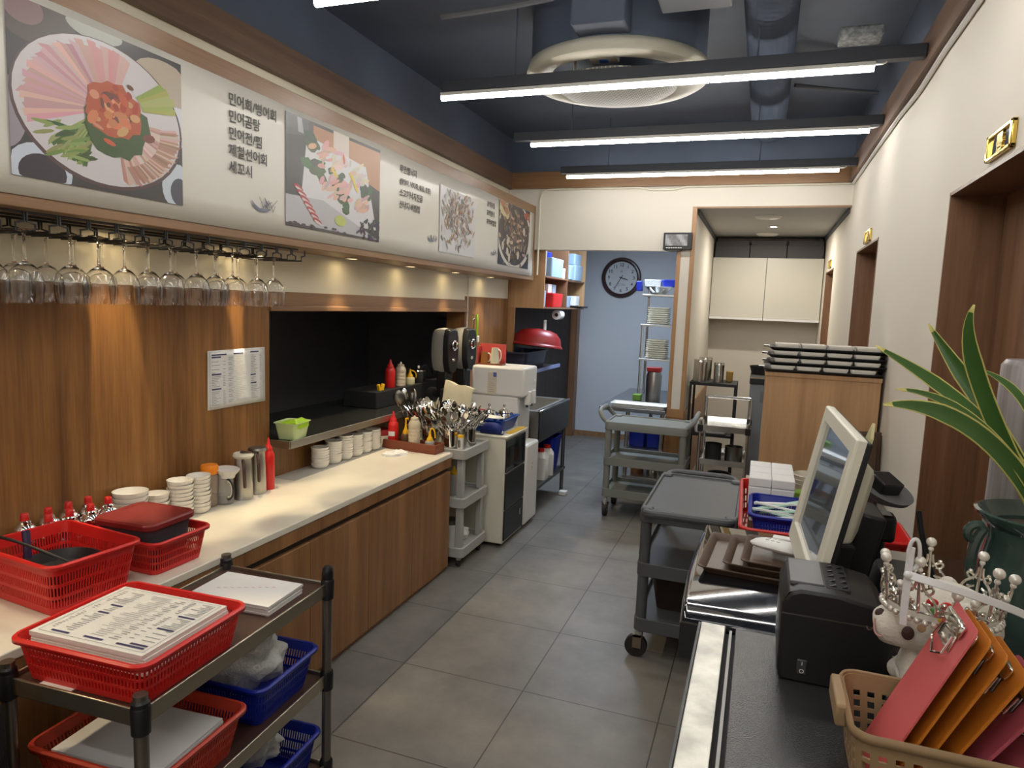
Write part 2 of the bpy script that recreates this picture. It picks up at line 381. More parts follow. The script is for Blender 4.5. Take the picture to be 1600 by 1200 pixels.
# ceiling cassette air conditioner: outer ring, dark gap, round perforated panel
def cassette():
    t = thing('air_conditioner', 'large round white ceiling cassette air conditioner behind the front tube lamp', 'air conditioner', (-.83, 3.80, 2.93))
    b = MB().lathe([(.345, .05), (.35, .02), (.40, -.012), (.455, -.012), (.475, .0), (.48, .02), (.47, .06)], n=64, capa=False, capb=False)
    b.build('outer_ring', M_CREAM, t, solid=.004)
    MB().lathe([(.46, .05), (.46, .32)], n=48).build('casing', M_CEIL, t)
    MB().lathe([(.345, .05), (.33, .12), (.0, .12)], n=48, capa=False, capb=False).build('air_slot', M_DKSTEEL, t)
    b = MB().lathe([(.0, -.085), (.17, -.082), (.27, -.066), (.318, -.038), (.315, -.025), (.0, -.02)], n=64, capa=False, capb=False)
    m, nt, bs = _new('perforated_panel')
    tc = nt.nodes.new('ShaderNodeTexCoord'); vo = nt.nodes.new('ShaderNodeTexBrick')
    vo.offset = .5; vo.inputs['Scale'].default_value = 1; vo.inputs['Brick Width'].default_value = .022; vo.inputs['Row Height'].default_value = .016
    vo.inputs['Mortar Size'].default_value = .0042; vo.inputs['Mortar Smooth'].default_value = 1
    vo.inputs['Color1'].default_value = vo.inputs['Color2'].default_value = (.25, .25, .235, 1); vo.inputs['Mortar'].default_value = (.70, .68, .60, 1)
    nt.links.new(tc.outputs['Object'], vo.inputs['Vector']); nt.links.new(vo.outputs['Color'], bs.inputs['Base Color'])
    b.build('grille_panel', m, t)
    MB().box((-.07, -.345, .0), (.07, -.27, .05)).build('display_housing', M_WHITE, t, bevel=.006)
    MB().box((-.02, -.33, -.006), (.02, -.30, .0)).build('status_badge', mat('blue_badge', (.02, .12, .45), .4), t)
    for a in (0, 2.09, 4.19): MB().box((.27 * cos(a) - .025, .27 * sin(a) - .02, -.03), (.36 * cos(a) + .025, .36 * sin(a) + .02, .045)).build('bridge', M_CREAM, t, bevel=.004)
cassette()
b = MB(); pts = []; rs = []
for k in range(141): pts.append((-.065, 2.4 + k * .0235, 3.115)); rs.append(.120 if k % 2 else .100)
tag(MB().tube(pts, rs, 24).build('flexible_duct', M_CEIL, smooth=False), 'black ribbed flexible air duct running under the ceiling', 'duct')
def ceil_box(a, c, l, name='ceiling_box', cat='box', m=M_CEIL): tag(MB().box(a, c).build(name, m, bevel=.01), l, cat)
ceil_box((-.93, 3.2, 3.0), (-.68, 3.48, 3.25), 'black square service box in front of the cassette, fixed to the ceiling')
ceil_box((-.52, 3.0, 3.02), (-.22, 3.24, 3.25), 'grey service box on the ceiling beside the ribbed duct', m=mat('ceiling_grey', (.10, .105, .115), .6))
ceil_box((.24, 3.70, 3.02), (.43, 3.84, 3.07), 'scuffed pale bracket on the ceiling near the right wall', 'ceiling_bracket', 'bracket', mat('scuffed', (.19, .2, .2), .7, var=.6, vscale=40))
tag(MB().tube([(-1.58, 3.2, 3.1), (-1.2, 3.17, 3.1), (-1.0, 3.14, 3.1), (-1.0, 3.14, 3.25)], .016, 8).build('ceiling_pipe', mat('pipe_grey', (.10, .105, .115), .5)), 'thin dark pipe under the ceiling left of the cassette', 'pipe')
tag(MB().tube([(.08, 4.72, 3.12), (.3, 4.85, 3.12), (.57, 4.98, 3.12)], .012, 8).build('ceiling_pipe', mat('pipe_grey', (.10, .105, .115), .5)), 'thin grey pipe crossing from the ribbed duct towards the right wall', 'pipe')
# cable trunking along the right fascia and the back wall
pts = []
for k in range(60):
    y = 6.2 - k * .12; dz = .018 * max(0, sin(y * 2.1)) ** 4
    pts.append((XR - .012, y, 2.778 - dz))
tag(MB().tube(pts, .011, 6).build('cable', M_WHITE), 'white cable sagging along the fascia of the right wall', 'cable')
pts = [(-2.02, YB - .012, 2.0), (-2.02, YB - .012, 2.7), (-2.0, YB - .012, 2.76), (-1.95, YB - .012, 2.78)] + [(-1.9 + .1 * k, YB - .012, 2.782 - (.02 if 8 < k < 12 else 0)) for k in range(24)] + [(XR - .02, YB - .012, 2.782)]
tag(MB().tube(pts, .009, 6).build('cable', M_CREAM), 'cream cable running along the top of the back wall and down beside the banner', 'cable')
tag(MB().tube([(XL + .008, 5.335, 1.945), (XL + .008, 5.335, 1.6), (XL + .008, 5.33, 1.45)], .006, 6).build('cable', M_WHITE), 'white cable dropping down the left wall beside the serving opening', 'cable')
# menu box on the left wall: timber box with warm downlights beneath
b = MB().m(M_WOODH).box((XL, -1.2, 1.948), (-2.056, YB - .015, 2.63))
struct('trim_9', b, bevel=.003)
M_SPOT = emit('spot_glow', (1, .78, .45), 12)
for k, y in enumerate((.6, 1.3, 1.95, 2.6, 3.45, 4.15, 4.87, 5.6)):
    l = ['small downlight hidden above the near end of the glass rack', 'small downlight hidden above the glass rack, second along', 'small downlight over the hanging wine glasses, nearer one', 'small downlight over the far end of the glass rack',
         'small warm downlight nearest the glass rack, over the serving opening', 'small warm downlight over the middle of the serving opening', 'small warm downlight over the far end of the serving opening', 'small downlight at the far end of the menu box, near the wall shelf'][k]
    t = thing('downlight', l, 'lamp', (-2.235, y, 1.948), 0, 'downlights under the menu box')
    MB().lathe([(.028, 0), (.04, -.002), (.04, -.006), (.028, -.006)], n=20, capa=False, capb=False).build('bezel', M_WHITE, t)
    MB().lathe([(.0, -.003), (.027, -.003)], n=16, capa=False, capb=False).build('lens', M_SPOT, t)
    ld = bpy.data.lights.new('downlight_bulb', 'SPOT'); ld.energy = SPOT_POWER * (1.5 if k in (2, 3) else 1); ld.color = (1, .80, .50) if k != 7 else (1, .93, .78)
    ld.spot_size = radians(84); ld.spot_blend = .7; ld.shadow_soft_size = .012
    lo = bpy.data.objects.new('bulb', ld); COL.objects.link(lo); lo.parent = t; lo.location = (0, 0, -.012); lo.rotation_euler = (0, radians(-14), 0)
# passage lamp and niche downlight
def area(name, parent, loc, sx, sy, e, col):
    ld = bpy.data.lights.new(name, 'AREA'); ld.shape = 'RECTANGLE'; ld.size = sx; ld.size_y = sy; ld.energy = e; ld.color = col
    lo = bpy.data.objects.new(name, ld); COL.objects.link(lo); lo.parent = parent; lo.location = loc
t = thing('ceiling_lamp', 'white panel lamp on the passage ceiling, hidden behind the header', 'lamp', (-1.5, 6.95, 2.62))
MB().box((-.3, -.3, -.03), (.3, .3, 0)).build('frame', M_WHITE, t, bevel=.004)
MB().box((-.27, -.27, -.034), (.27, .27, -.03)).build('diffuser', emit('panel_glow', (.62, .78, 1), 4), t)
area('panel_light', t, (0, 0, -.04), .54, .54, KITCHEN_POWER, (.66, .80, 1))
t = thing('niche_downlight', 'small round downlight glowing in the niche ceiling', 'lamp', (.035, 7.62, 2.607))
MB().lathe([(.035, 0), (.055, -.003), (.055, -.008), (.035, -.008)], n=24, capa=False, capb=False).build('bezel', M_WHITE, t)
MB().lathe([(0, -.004), (.036, -.004)], n=20, capa=False, capb=False).build('lens', emit('niche_glow', (1, .97, .9), 14), t)
area('niche_light', t, (0, 0, -.012), .07, .07, NICHE_POWER, (1, .93, .82))
for y, l in ((6.85, 'round white ceiling disc in the niche, nearer one'), (8.35, 'round white ceiling disc in the niche, beside the cupboards')):
    tag(MB().lathe([(.0, -.02), (.10, -.018), (.12, -.004), (.12, 0), (0, 0)], n=28, capa=False, capb=False).build('ceiling_disc', M_WHITE, loc=(-.02, y, 2.607)), l, 'ceiling disc')
# ------------------------------------------------------------------ banner
M_PRINT = printed('printed', .35)
M_VINYL = mat('banner_vinyl', (.66, .63, .56), .28, bump=.06, bscale=14)
M_INK = mat('ink', (.06, .055, .05), .5)
XB = -2.05
def jit(c, r, a=.15): return tuple(max(0, v * (1 + r.uniform(-a, a))) for v in c)
class Photo:
    """a printed photograph: flat coloured patches inside a rectangle"""
    def __init__(s, y0, y1, z0, z1): s.y0, s.y1, s.z0, s.z1 = y0, y1, z0, z1; s.b = MB().m(M_PRINT); s.k = 0
    def p(s, pts, col):
        s.k += 1; s.b.col = col; x = XB + .0035 + s.k * .000012
        cl = [(min(1, max(0, u)), min(1, max(0, v))) for u, v in pts]
        s.b.add([(x, s.y0 + u * (s.y1 - s.y0), s.z0 + v * (s.z1 - s.z0)) for u, v in cl], [tuple(range(len(cl)))])
    def ell(s, u, v, a, b, col, rot=0, n=22, wob=0, r=None):
        asp = (s.z1 - s.z0) / (s.y1 - s.y0); out = []
        for k in range(n):
            t = 2 * pi * k / n; q = 1 + (r.uniform(-wob, wob) if wob else 0)
            x, y = a * cos(t) * q, b * sin(t) * q
            out.append((u + x * cos(rot) - y * sin(rot), v + x * sin(rot) + y * cos(rot)))
        s.p(out, col)
    def fan(s, u, v, r0, r1, a0, a1, n, cols, rg, tw=.10, squash=.9):
        for k in range(n):
            t0 = a0 + (a1 - a0) * k / n; t1 = t0 + (a1 - a0) / n * 1.3
            q = [(r0, t0), (r1 * rg.uniform(.92, 1.03), t0 + tw), (r1 * rg.uniform(.95, 1.05), t1 + tw), (r0, t1)]
            s.p([(u + a * cos(t), v + a * sin(t) * squash) for a, t in q], jit(rg.choice(cols), rg, .10))
    def done(s, name, parent, label=None):
        o = s.b.build(name, None, parent, smooth=False)
        if label: o['label'] = label
        return o
banner = thing('menu_banner', 'long off-white vinyl menu banner with food photographs along the timber box', 'banner', (0, 0, 0))
b = MB(); NY, NZ = 90, 6; rg = random.Random(3)
rows = []
for k in range(NZ + 1):
    v = k / NZ
    rows.append([(XB - .002 + .0035 * sin(5.3 * (y := -1.1 + 7.27 * i / NY) + 2 * v) * (v ** 3 if k > 3 else .02), y, 1.983 + v * (.58 + (-.008 * abs(sin(y * 1.9))))) for i in range(NY + 1)])
b.loops(rows, False, False, False)
b.build('banner_sheet', M_VINYL, banner, solid=.002)
# 1: big sliced raw fish platter
rg = random.Random(11); P = Photo(1.414, 2.036, 2.037, 2.535)
P.p([(0, 0), (1, 0), (1, 1), (0, 1)], (.055, .05, .05))
P.ell(.12, .93, .22, .16, (.10, .08, .07)); P.ell(.08, .95, .10, .09, (.24, .15, .15)); P.ell(.45, .99, .16, .07, (.42, .43, .38)); P.ell(.9, .8, .24, .17, (.46, .38, .29), -.2); P.ell(.98, .55, .12, .14, (.62, .63, .66))
P.ell(.14, .05, .16, .16, (.55, .60, .68)); P.ell(.15, .04, .12, .11, (.05, .04, .05)); P.ell(.97, .12, .12, .17, (.55, .60, .66)); P.ell(.98, .09, .07, .10, (.08, .08, .10)); P.ell(-.02, .35, .10, .2, (.30, .26, .30))
P.ell(.5, .48, .50, .46, (.10, .06, .06), -.15, 40); P.ell(.5, .49, .485, .445, (.60, .56, .57), -.15, 40)
P.fan(.50, .50, .10, .45, 1.05, 3.42, 30, [(.58, .30, .30), (.66, .40, .38), (.50, .22, .24), (.62, .36, .38)], rg, .16)
P.fan(.50, .48, .12, .42, 3.55, 4.15, 15, [(.07, .13, .03), (.20, .27, .06), (.11, .18, .05), (.30, .34, .13)], rg, .25)
for k in range(26): P.ell(.27 + rg.uniform(-.12, .12), .28 + rg.uniform(-.13, .12), .06, .012, jit(rg.choice([(.05, .10, .025), (.16, .24, .06), (.25, .32, .10)]), rg), rg.uniform(-.2, .9), 8)
P.fan(.52, .46, .16, .44, -1.25, .22, 26, [(.62, .44, .37), (.54, .34, .28), (.45, .26, .21), (.68, .52, .45)], rg, -.14)
P.fan(.52, .46, .32, .45, -1.3, .1, 40, [(.42, .24, .18), (.58, .42, .35), (.33, .17, .12)], rg, .05)
P.fan(.55, .55, .18, .42, .18, .72, 6, [(.36, .40, .08), (.42, .46, .14), (.28, .33, .06)], rg, .02)
P.ell(.56, .44, .20, .22, (.05, .09, .025), 0, 26, .12, rg); P.ell(.55, .53, .175, .17, (.44, .09, .03), .1, 26, .1, rg)
for k in range(46): P.ell(.55 + rg.gauss(0, .065), .52 + rg.gauss(0, .075), rg.uniform(.015, .055), rg.uniform(.01, .03), jit(rg.choice([(.55, .10, .03), (.62, .20, .07), (.38, .05, .02), (.66, .30, .14), (.16, .05, .03)]), rg), rg.uniform(0, 3), 9)
P.done('food_photo', banner, 'photograph of a round platter of sliced raw fish')
# 2: shared sashimi board
rg = random.Random(12); P = Photo(2.623, 3.428, 2.037, 2.533)
P.p([(0, 0), (1, 0), (1, 1), (0, 1)], (.07, .065, .06)); P.p([(.25, .97), (1, .97), (1, .55), (.25, .80)], (.44, .23, .12)); P.p([(.45, 1), (.62, 1), (.62, .75), (.45, .78)], (.60, .52, .45))
P.p([(0, 1), (.2, 1), (.22, .86), (0, .8)], (.10, .10, .10)); P.p([(.10, .99), (.14, .99), (.16, .86), (.11, .86)], (.35, .35, .36)); P.p([(.19, .86), (.82, .76), (.96, .12), (.12, .10)], (.62, .61, .62)); P.p([(0, .28), (.35, .30), (.98, .02), (0, .03)], (.45, .44, .46))
for c, n, u, v, su, sv in (((.07, .11, .05), 9, .33, .58, .12, .14), ((.06, .10, .04), 8, .52, .45, .10, .14), ((.05, .09, .04), 6, .83, .50, .06, .05), ((.06, .10, .04), 5, .25, .80, .06, .05), ((.06, .10, .04), 5, .60, .30, .04, .10)):
    for k in range(n): P.ell(u + rg.gauss(0, su * .5), v + rg.gauss(0, sv * .5), rg.uniform(.03, .07), rg.uniform(.03, .06), jit(c, rg, .3), rg.uniform(0, 3), 12, .2, rg)
for u, v, a, c_ in ((.36, .72, .10, (.58, .34, .29)), (.42, .46, .14, (.62, .40, .35)), (.58, .42, .10, (.62, .38, .33)), (.55, .72, .09, (.62, .46, .42)), (.75, .62, .10, (.60, .50, .43)), (.78, .34, .09, (.60, .38, .31))):
    for k in range(15): P.ell(u + rg.gauss(0, a * .45), v + rg.gauss(0, a * .5), rg.uniform(.03, .07), rg.uniform(.012, .026), jit(c_, rg, .2), rg.uniform(.2, 1.6), 10)
for k in range(7):
    P.ell(.11 + k * .03, .36 - k * .045, .05, .022, (.40, .05, .05), -.5, 10); P.ell(.12 + k * .03, .345 - k * .045, .045, .012, (.62, .52, .50), -.5, 10)
for u, v, r_ in ((.46, .60, -.9), (.66, .60, -1.0), (.70, .52, -1.1)): P.ell(u, v, .06, .018, (.68, .50, .08), r_, 12)
P.ell(.53, .14, .06, .055, (.45, .50, .12)); P.ell(.56, .76, .012, .05, (.5, .1, .06), .1)
for k in range(40): P.ell(rg.uniform(.72, 1), rg.uniform(0, .22), .035, .012, jit((.07, .065, .08), rg, .4), rg.uniform(.5, 2.2), 8)
for k in range(24): P.ell(rg.uniform(.02, .6), rg.uniform(.0, .05), .02, .012, (.08, .06, .07), 0, 8)
P.done('food_photo', banner, 'photograph of a sashimi assortment on a white board')
# 3: chopped octopus on white
rg = random.Random(13); P = Photo(4.19, 4.785, 2.05, 2.485)
P.p([(0, 0), (1, 0), (1, .95), (0, 1)], (.62, .61, .62))
for k in range(330):
    u, v = rg.gauss(.5, .24), rg.gauss(.58, .24)
    if not (.04 < u < .96 and .08 < v < .95): continue
    P.ell(u, v, rg.uniform(.025, .085), rg.uniform(.008, .02), jit(rg.choice([(.33, .22, .15), (.50, .40, .33), (.20, .17, .17), (.58, .54, .50), (.40, .20, .11), (.24, .26, .18), (.13, .11, .12)]), rg), rg.uniform(.6, 2.6), 9)
P.done('food_photo', banner, 'photograph of chopped octopus on white')
# 4: cockles on a dark plate
rg = random.Random(14); P = Photo(5.273, 6.036, 2.04, 2.552)
P.p([(0, 0), (1, 0), (1, 1), (0, 1)], (.035, .035, .045)); P.ell(.5, .52, .56, .56, (.62, .58, .50), .1, 36); P.ell(.49, .54, .50, .52, (.07, .055, .05), .1, 36)
P.ell(.1, .92, .25, .12, (.55, .48, .25), -.7); P.ell(.12, .95, .2, .07, (.40, .18, .09), -.7); P.ell(.92, .90, .14, .06, (.45, .10, .05))
for k in range(210):
    P.ell(rg.gauss(.5, .2), rg.gauss(.52, .2), rg.uniform(.02, .07), rg.uniform(.012, .032), jit(rg.choice([(.16, .10, .07), (.34, .22, .15), (.07, .05, .05), (.50, .40, .31), (.10, .11, .11), (.22, .13, .08)]), rg), rg.uniform(0, 3.1), 10)
for u, v in ((.33, .13), (.28, .40), (.12, .3), (.62, .2), (.8, .62), (.27, .22)): P.ell(u, v, .035, .07, (.62, .55, .46), rg.uniform(-.4, .4))
P.done('food_photo', banner, 'photograph of cockles on a dark plate')
def lines(y, z, pitch, size, rows, off=.0006, sx=.95):
    for k, tx in enumerate(rows):
        sz = size * (.78 if tx.startswith('(') else 1)
        text(tx, 'menu_text', sz, M_INK, banner, on_left(XB + .005, y, z - pitch * k - size * .85), .0004, off, sx)
lines(2.271, 2.513, .0655, .053, ['민어회/병어회', '민어곰탕', '민어전/찜', '제철선어회', '세꼬시'])
lines(3.647, 2.505, .068, .048, ['무안뻘낙지', '(탕탕이, 낙지회, 볶음, 호롱)', '소고기낙지전골', '산낙지 비빔밥'])
lines(5.00, 2.500, .066, .047, ['꼬막무침', '꼬막정식', '꼬막비빔밥'])
M_INKB = mat('ink_wash', (.20, .21, .27), .6)
for y, z, s_ in ((2.40, 2.06, 1.0), (4.02, 2.09, .8), (5.12, 2.09, .7)):   # small ink sketch of a boat in reeds
    b = MB(); rg = random.Random(int(y * 10))
    hull = [(0, .055), (.012, .03), (.05, .012), (.10, .016), (.125, .03), (.10, .028), (.05, .026), (.02, .04)]
    b.poly([(XB + .005, y + u * s_, z + v * s_) for u, v in hull])
    for k in range(16):
        u0, v0 = rg.uniform(.06, .15), rg.uniform(.015, .04); a = rg.uniform(.3, 2.8); L = rg.uniform(.02, .055)
        b.tube([(XB + .005, y + u0 * s_, z + v0 * s_), (XB + .005, y + (u0 + L * cos(a)) * s_, z + (v0 + L * sin(a)) * s_)], .0011, 4)
    b.build('ink_sketch', M_INKB, banner, smooth=False)
# ------------------------------------------------------------------ glass rack and wine glasses
rack = thing('glass_rack', 'black wire stemware rack under the menu box', 'rack', (0, 0, 0))
W_ = .0035
def rail_profile(x0, x1):
    zt, zb = 1.936, 1.888; xm = (x0 + x1) / 2
    return [(x0, zb), (x0, zb + .022), (x0 + .022, zb + .024), (xm - .012, zb + .024), (xm - .01, zt)]
b = MB()
for x in (-2.30, -2.20, -2.085): b.tube([(x, .75, 1.938), (x, 2.76, 1.938)], .004, 6)
b.build('top_bar', M_BLACKMETAL, rack)
YS = [.80 + k * .103 for k in range(20)]
for y in YS:
    for s_ in (-1, 1):
        yb = y + .022 * s_; yo = y + .047 * s_
        b = MB().tube([(-2.30, yo, 1.938), (-2.30, yo, 1.911), (-2.30, yb, 1.906), (-2.30, yb, 1.886), (-2.078, yb, 1.886), (-2.078, yb, 1.906), (-2.078, yo, 1.911), (-2.078, yo, 1.938)], W_, 6)
        b.build('stem_rail', M_BLACKMETAL, rack)
def glass_profile():
    o = [(.000, .2235), (.036, .2235), (.038, .222), (.032, .2195), (.008, .216), (.0042, .208), (.0038, .17), (.0040, .135), (.008, .126), (.024, .116), (.042, .096), (.0485, .068), (.0495, .05), (.047, .022), (.0435, .0)]
    i = [(.0425, .0002), (.0459, .022), (.0484, .05), (.0474, .068), (.0408, .0955), (.023, .1145), (.004, .121), (0, .1215)]
    return o + i
wg = None; used = []
FR = [1.392, 1.496, 1.645, 1.746, 1.847, 1.948, 2.049, 2.178, 2.277, 2.376, 2.526, 2.640]
BK = [1.30, 1.45, 1.558, 1.664, 1.764, 1.871, 2.068, 2.206, 2.437, 2.56, 2.68]
def hang(y, x, l):
    global wg
    if wg is None:
        wg = thing('wine_glass', l, 'wine glass', (x, y, 1.668), 0, 'wine glasses hanging in the rack')
        MB().lathe(glass_profile(), n=36, capa=False, capb=False).build('glass_body', M_GLASS, wg, angle=.9)
        return wg
    return dup(wg, (x, y, 1.668), y * 7, l)
for k, y in enumerate(FR):
    hang(y, -2.125, 'wine glass hanging upside down, %s of the front row counted from the right-hand end' % NTH[len(FR) - 1 - k])
for k, y in enumerate(BK):
    hang(y, -2.262, 'wine glass hanging against the wall, %s of the back row counted from the right-hand end' % NTH[len(BK) - 1 - k])
# ------------------------------------------------------------------ printed menu on the panel
def menu_print(b, place, rg):
    def q(u0, v0, u1, v1, c, d=.0006):
        b.col = c; b.add([place(u0, v0, d), place(u1, v0, d), place(u1, v1, d), place(u0, v1, d)], [(0, 1, 2, 3)])
    g = (.36, .36, .37); nv = (.05, .05, .14)
    for a in ((.03, .03, .97, .034), (.03, .966, .97, .97), (.03, .03, .034, .97), (.966, .03, .97, .97)): q(*a, (.2, .21, .25))
    for u, v, w_ in ((.06, .91, .24), (.06, .87, .15), (.06, .58, .15), (.06, .33, .15), (.42, .91, .17), (.72, .92, .16), (.72, .51, .10), (.72, .36, .11)): q(u, v, u + w_, v + .024, nv, .0009)
    q(.72, .25, .92, .262, g)
    for v in [.80, .74, .67, .61] + [.55 - .028 * k for k in range(7)] + [.29 - .028 * k for k in range(9)]:
        q(.06, v, .06 + rg.uniform(.05, .15), v + .011, g); q(.24, v, .24 + rg.uniform(.03, .05), v + .011, g)
    for k in range(26):
        v = .86 - k * .031
        if k % 3 != 2: q(.33, v, .33 + rg.uniform(.05, .09), v + .012, g); q(.46, v, .46 + rg.uniform(.08, .2), v + .010, (.48, .48, .49))
        else: q(.35, v, .35 + rg.uniform(.2, .3), v + .008, (.5, .5, .5))
    for k in range(26):
        v = .87 - k * .031
        if k in (11, 12, 16, 17, 20): continue
        q(.73, v, .73 + rg.uniform(.05, .13), v + .011, g); q(.90, v, .90 + rg.uniform(.02, .04), v + .011, g)
M_SHEET = mat('laminated_sheet', (.72, .73, .71), .25, coat=.4)
t = thing('menu_sheet', 'white printed menu sheet taped to the timber panel below the glasses', 'menu', (0, 0, 0))
rows = [[(XL + .003 + .003 * sin(3 * u + v), 2.443 + .385 * u, 1.189 + .272 * v + .003 * sin(6 * v) * (1 - u)) for u in [i / 8 for i in range(9)]] for v in [i / 8 for i in range(9)]]
MB().loops(rows, False, False, False).build('sheet', M_SHEET, t, solid=.0012)
b = MB().m(M_PRINT); menu_print(b, lambda u, v, d: (XL + .0042 + .003 * sin(3 * u + v) + d, 2.443 + .385 * u, 1.189 + .272 * v), random.Random(5)); b.build('print', None, t, smooth=False)
# ------------------------------------------------------------------ left counter
ZT = .774
tag(MB().box((XL + .001, .2, ZT - .03), (-1.778, 3.915, ZT)).build('worktop', M_TOP, bevel=.004), 'long cream worktop along the left wall under the glasses', 'worktop')
UN = [(.28, 1.0), (1.0, 1.5), (1.5, 1.97), (1.97, 2.458), (2.458, 2.943), (2.943, 3.411), (3.411, 3.905)]
UL = ['timber base cabinet nearest the entrance end of the counter', 'timber base cabinet behind the loaded wire-edge cart, nearer one', 'timber base cabinet behind the far half of the loaded cart', 'timber base cabinet just beyond the loaded cart',
      'timber base cabinet in the middle of the counter front', 'timber base cabinet second from the far end of the counter', 'timber base cabinet at the far end of the counter, beside the grey shelf trolley']
for (y0, y1), l in zip(UN, UL):
    t = thing('base_cabinet', l, 'cabinet', (-2.05, y0, 0), 0, 'timber cabinets under the worktop'); L = y1 - y0
    MB().box((-.28, .002, .0), (.245, L - .002, .742)).build('carcass', M_WOODC, t, smooth=False)
    MB().box((.245, .002, .03), (.265, L - .002, .655)).build('door', M_WOODC, t, bevel=.002)
    MB().box((.245, .0, .685), (.268, L, .742)).build('top_rail', M_WOODC, t, bevel=.002)
    MB().box((.243, .0, .655), (.2465, L, .686)).build('grip_channel', M_DARKW, t, smooth=False)
# serving ledge
t = thing('serving_ledge', 'dark stone serving ledge with steel edge in the wall opening', 'ledge', (0, 0, 0))
MB().box((-2.86, 2.868, .948), (-2.215, 5.29, .982)).build('slab', mat('dark_stone', (.03, .032, .03), .12, var=.3, vscale=60), t, bevel=.002)
MB().box((-2.215, 2.860, .945), (-2.205, 5.29, .985)).build('steel_edge', M_BRUSH, t, bevel=.001)
MB().box((-2.333, 2.858, .945), (-2.205, 2.868, .985)).build('steel_end', M_BRUSH, t, bevel=.001)
# ------------------------------------------------------------------ crockery and bottles on the counter
bowl_src = {}
def bowl_mesh(r, h):
    return MB().lathe([(.0, .003), (r * .62, .003), (r * .66, 0), (r * .72, .001), (r * .87, h * .3), (r * .97, h * .7), (r, h), (r * .965, h), (r * .93, h * .7), (r * .82, h * .33), (r * .6, .008), (0, .007)], n=32, capa=False, capb=False)
def stack(x, y, z, r, h, pitch, n, name, where, group, rs, m=M_CHINA, cat='bowl'):
    key = (round(r, 3), round(h, 3))
    for k in range(n):
        l = '%s, %s %s' % (name, ORD[n - 1 - k] if n > 1 else '', where)
        dx, dy = rs.uniform(-.0018, .0018), rs.uniform(-.0018, .0018)
        if key not in bowl_src:
            o = bowl_mesh(r, h).build('bowl', m, loc=(x + dx, y + dy, z + k * pitch)); tag(o, l, cat, group); bowl_src[key] = o
        else:
            o = dup(bowl_src[key], (x + dx, y + dy, z + k * pitch), rs.uniform(0, 6), l, group)
        o.rotation_euler = (rs.uniform(-.015, .015), rs.uniform(-.015, .015), rs.uniform(0, 6))
rs = random.Random(2)
stack(-2.262, 1.965, ZT, .064, .036, .0192, 8, 'white bowl', 'in the wide stack by the gas cans', 'white bowl stack beside the gas cans', rs)
stack(-2.268, 2.092, ZT, .048, .030, .0165, 7, 'small white dish', 'in the shortest stack', 'short stack of small white dishes', rs)
stack(-2.245, 2.195, ZT, .052, .030, .0168, 9, 'white dish', 'in the stack right of the shortest one', 'third stack of white dishes', rs)
stack(-2.238, 2.288, ZT, .049, .030, .0168, 9, 'white dish', 'in the stack by the orange-lidded jar', 'stack of white dishes by the orange-lidded jar', rs)
for k, (y, n) in enumerate(((3.19, 7), (3.312, 8), (3.425, 9), (3.535, 8), (3.64, 8), (3.742, 8))):
    stack(-2.255, y, ZT + .0032, .0505, .030, .0145, n, 'white cup', 'in the %s stack from the left under the ledge' % NTH[k], 'stacks of white cups under the serving ledge', rs)
# gas canisters
can = None
M_CANRED = mat('can_print', (.22, .02, .03), .3)
def gas(x, y, l):
    global can
    if can is None:
        can = thing('gas_canister', l, 'gas canister', (x, y, ZT), 0, 'red-capped gas canisters')
        MB().lathe([(0, 0), (.033, 0), (.034, .004), (.034, .128)], n=28, capb=False).build('can_body', M_CANRED, can)
        MB().lathe([(.034, .112), (.0345, .116), (.034, .128), (.033, .134), (.024, .146), (.019, .149), (.019, .156), (.015, .160)], n=28, capa=False).build('shoulder', M_CHROME, can)
        MB().lathe([(.013, .156), (.0135, .160), (.012, .181), (.010, .184), (0, .184)], n=20, capb=False).build('cap', M_RED, can)
        o = text('SUN', 'brand_lettering', .022, M_PAPER, can, Matrix.Rotation(radians(100), 4, 'Z') @ Matrix(((1,0,0,-.012),(0,0,-1,-.0345),(0,1,0,.085),(0,0,0,1))), .0004, .0004)
        b = MB(); 
        b.loops([[(.0344*cos(a), .0344*sin(a), z) for a in [.9 + k*.09 for k in range(8)]] for z in (.03, .105)], False, False, False)
        b.build('paper_panel', M_PAPER, can)
    else: dup(can, (x, y, ZT), None, l); return
for k, (x, y, l) in enumerate([(-2.292, 1.575, 'red-capped gas canister at the near end of the back row'), (-2.288, 1.655, 'red-capped gas canister in the back row, second from the near end'), (-2.212, 1.60, 'red-capped gas canister at the near end of the front row'), (-2.288, 1.73, 'red-capped gas canister in the back row, third from the near end'),
    (-2.207, 1.672, 'red-capped gas canister in the middle of the front row'), (-2.286, 1.805, 'red-capped gas canister at the far end of the back row'), (-2.203, 1.748, 'red-capped gas canister at the far end of the front row'), (-2.222, 1.835, 'red-capped gas canister touching the wide bowl stack')]): gas(x, y, l)
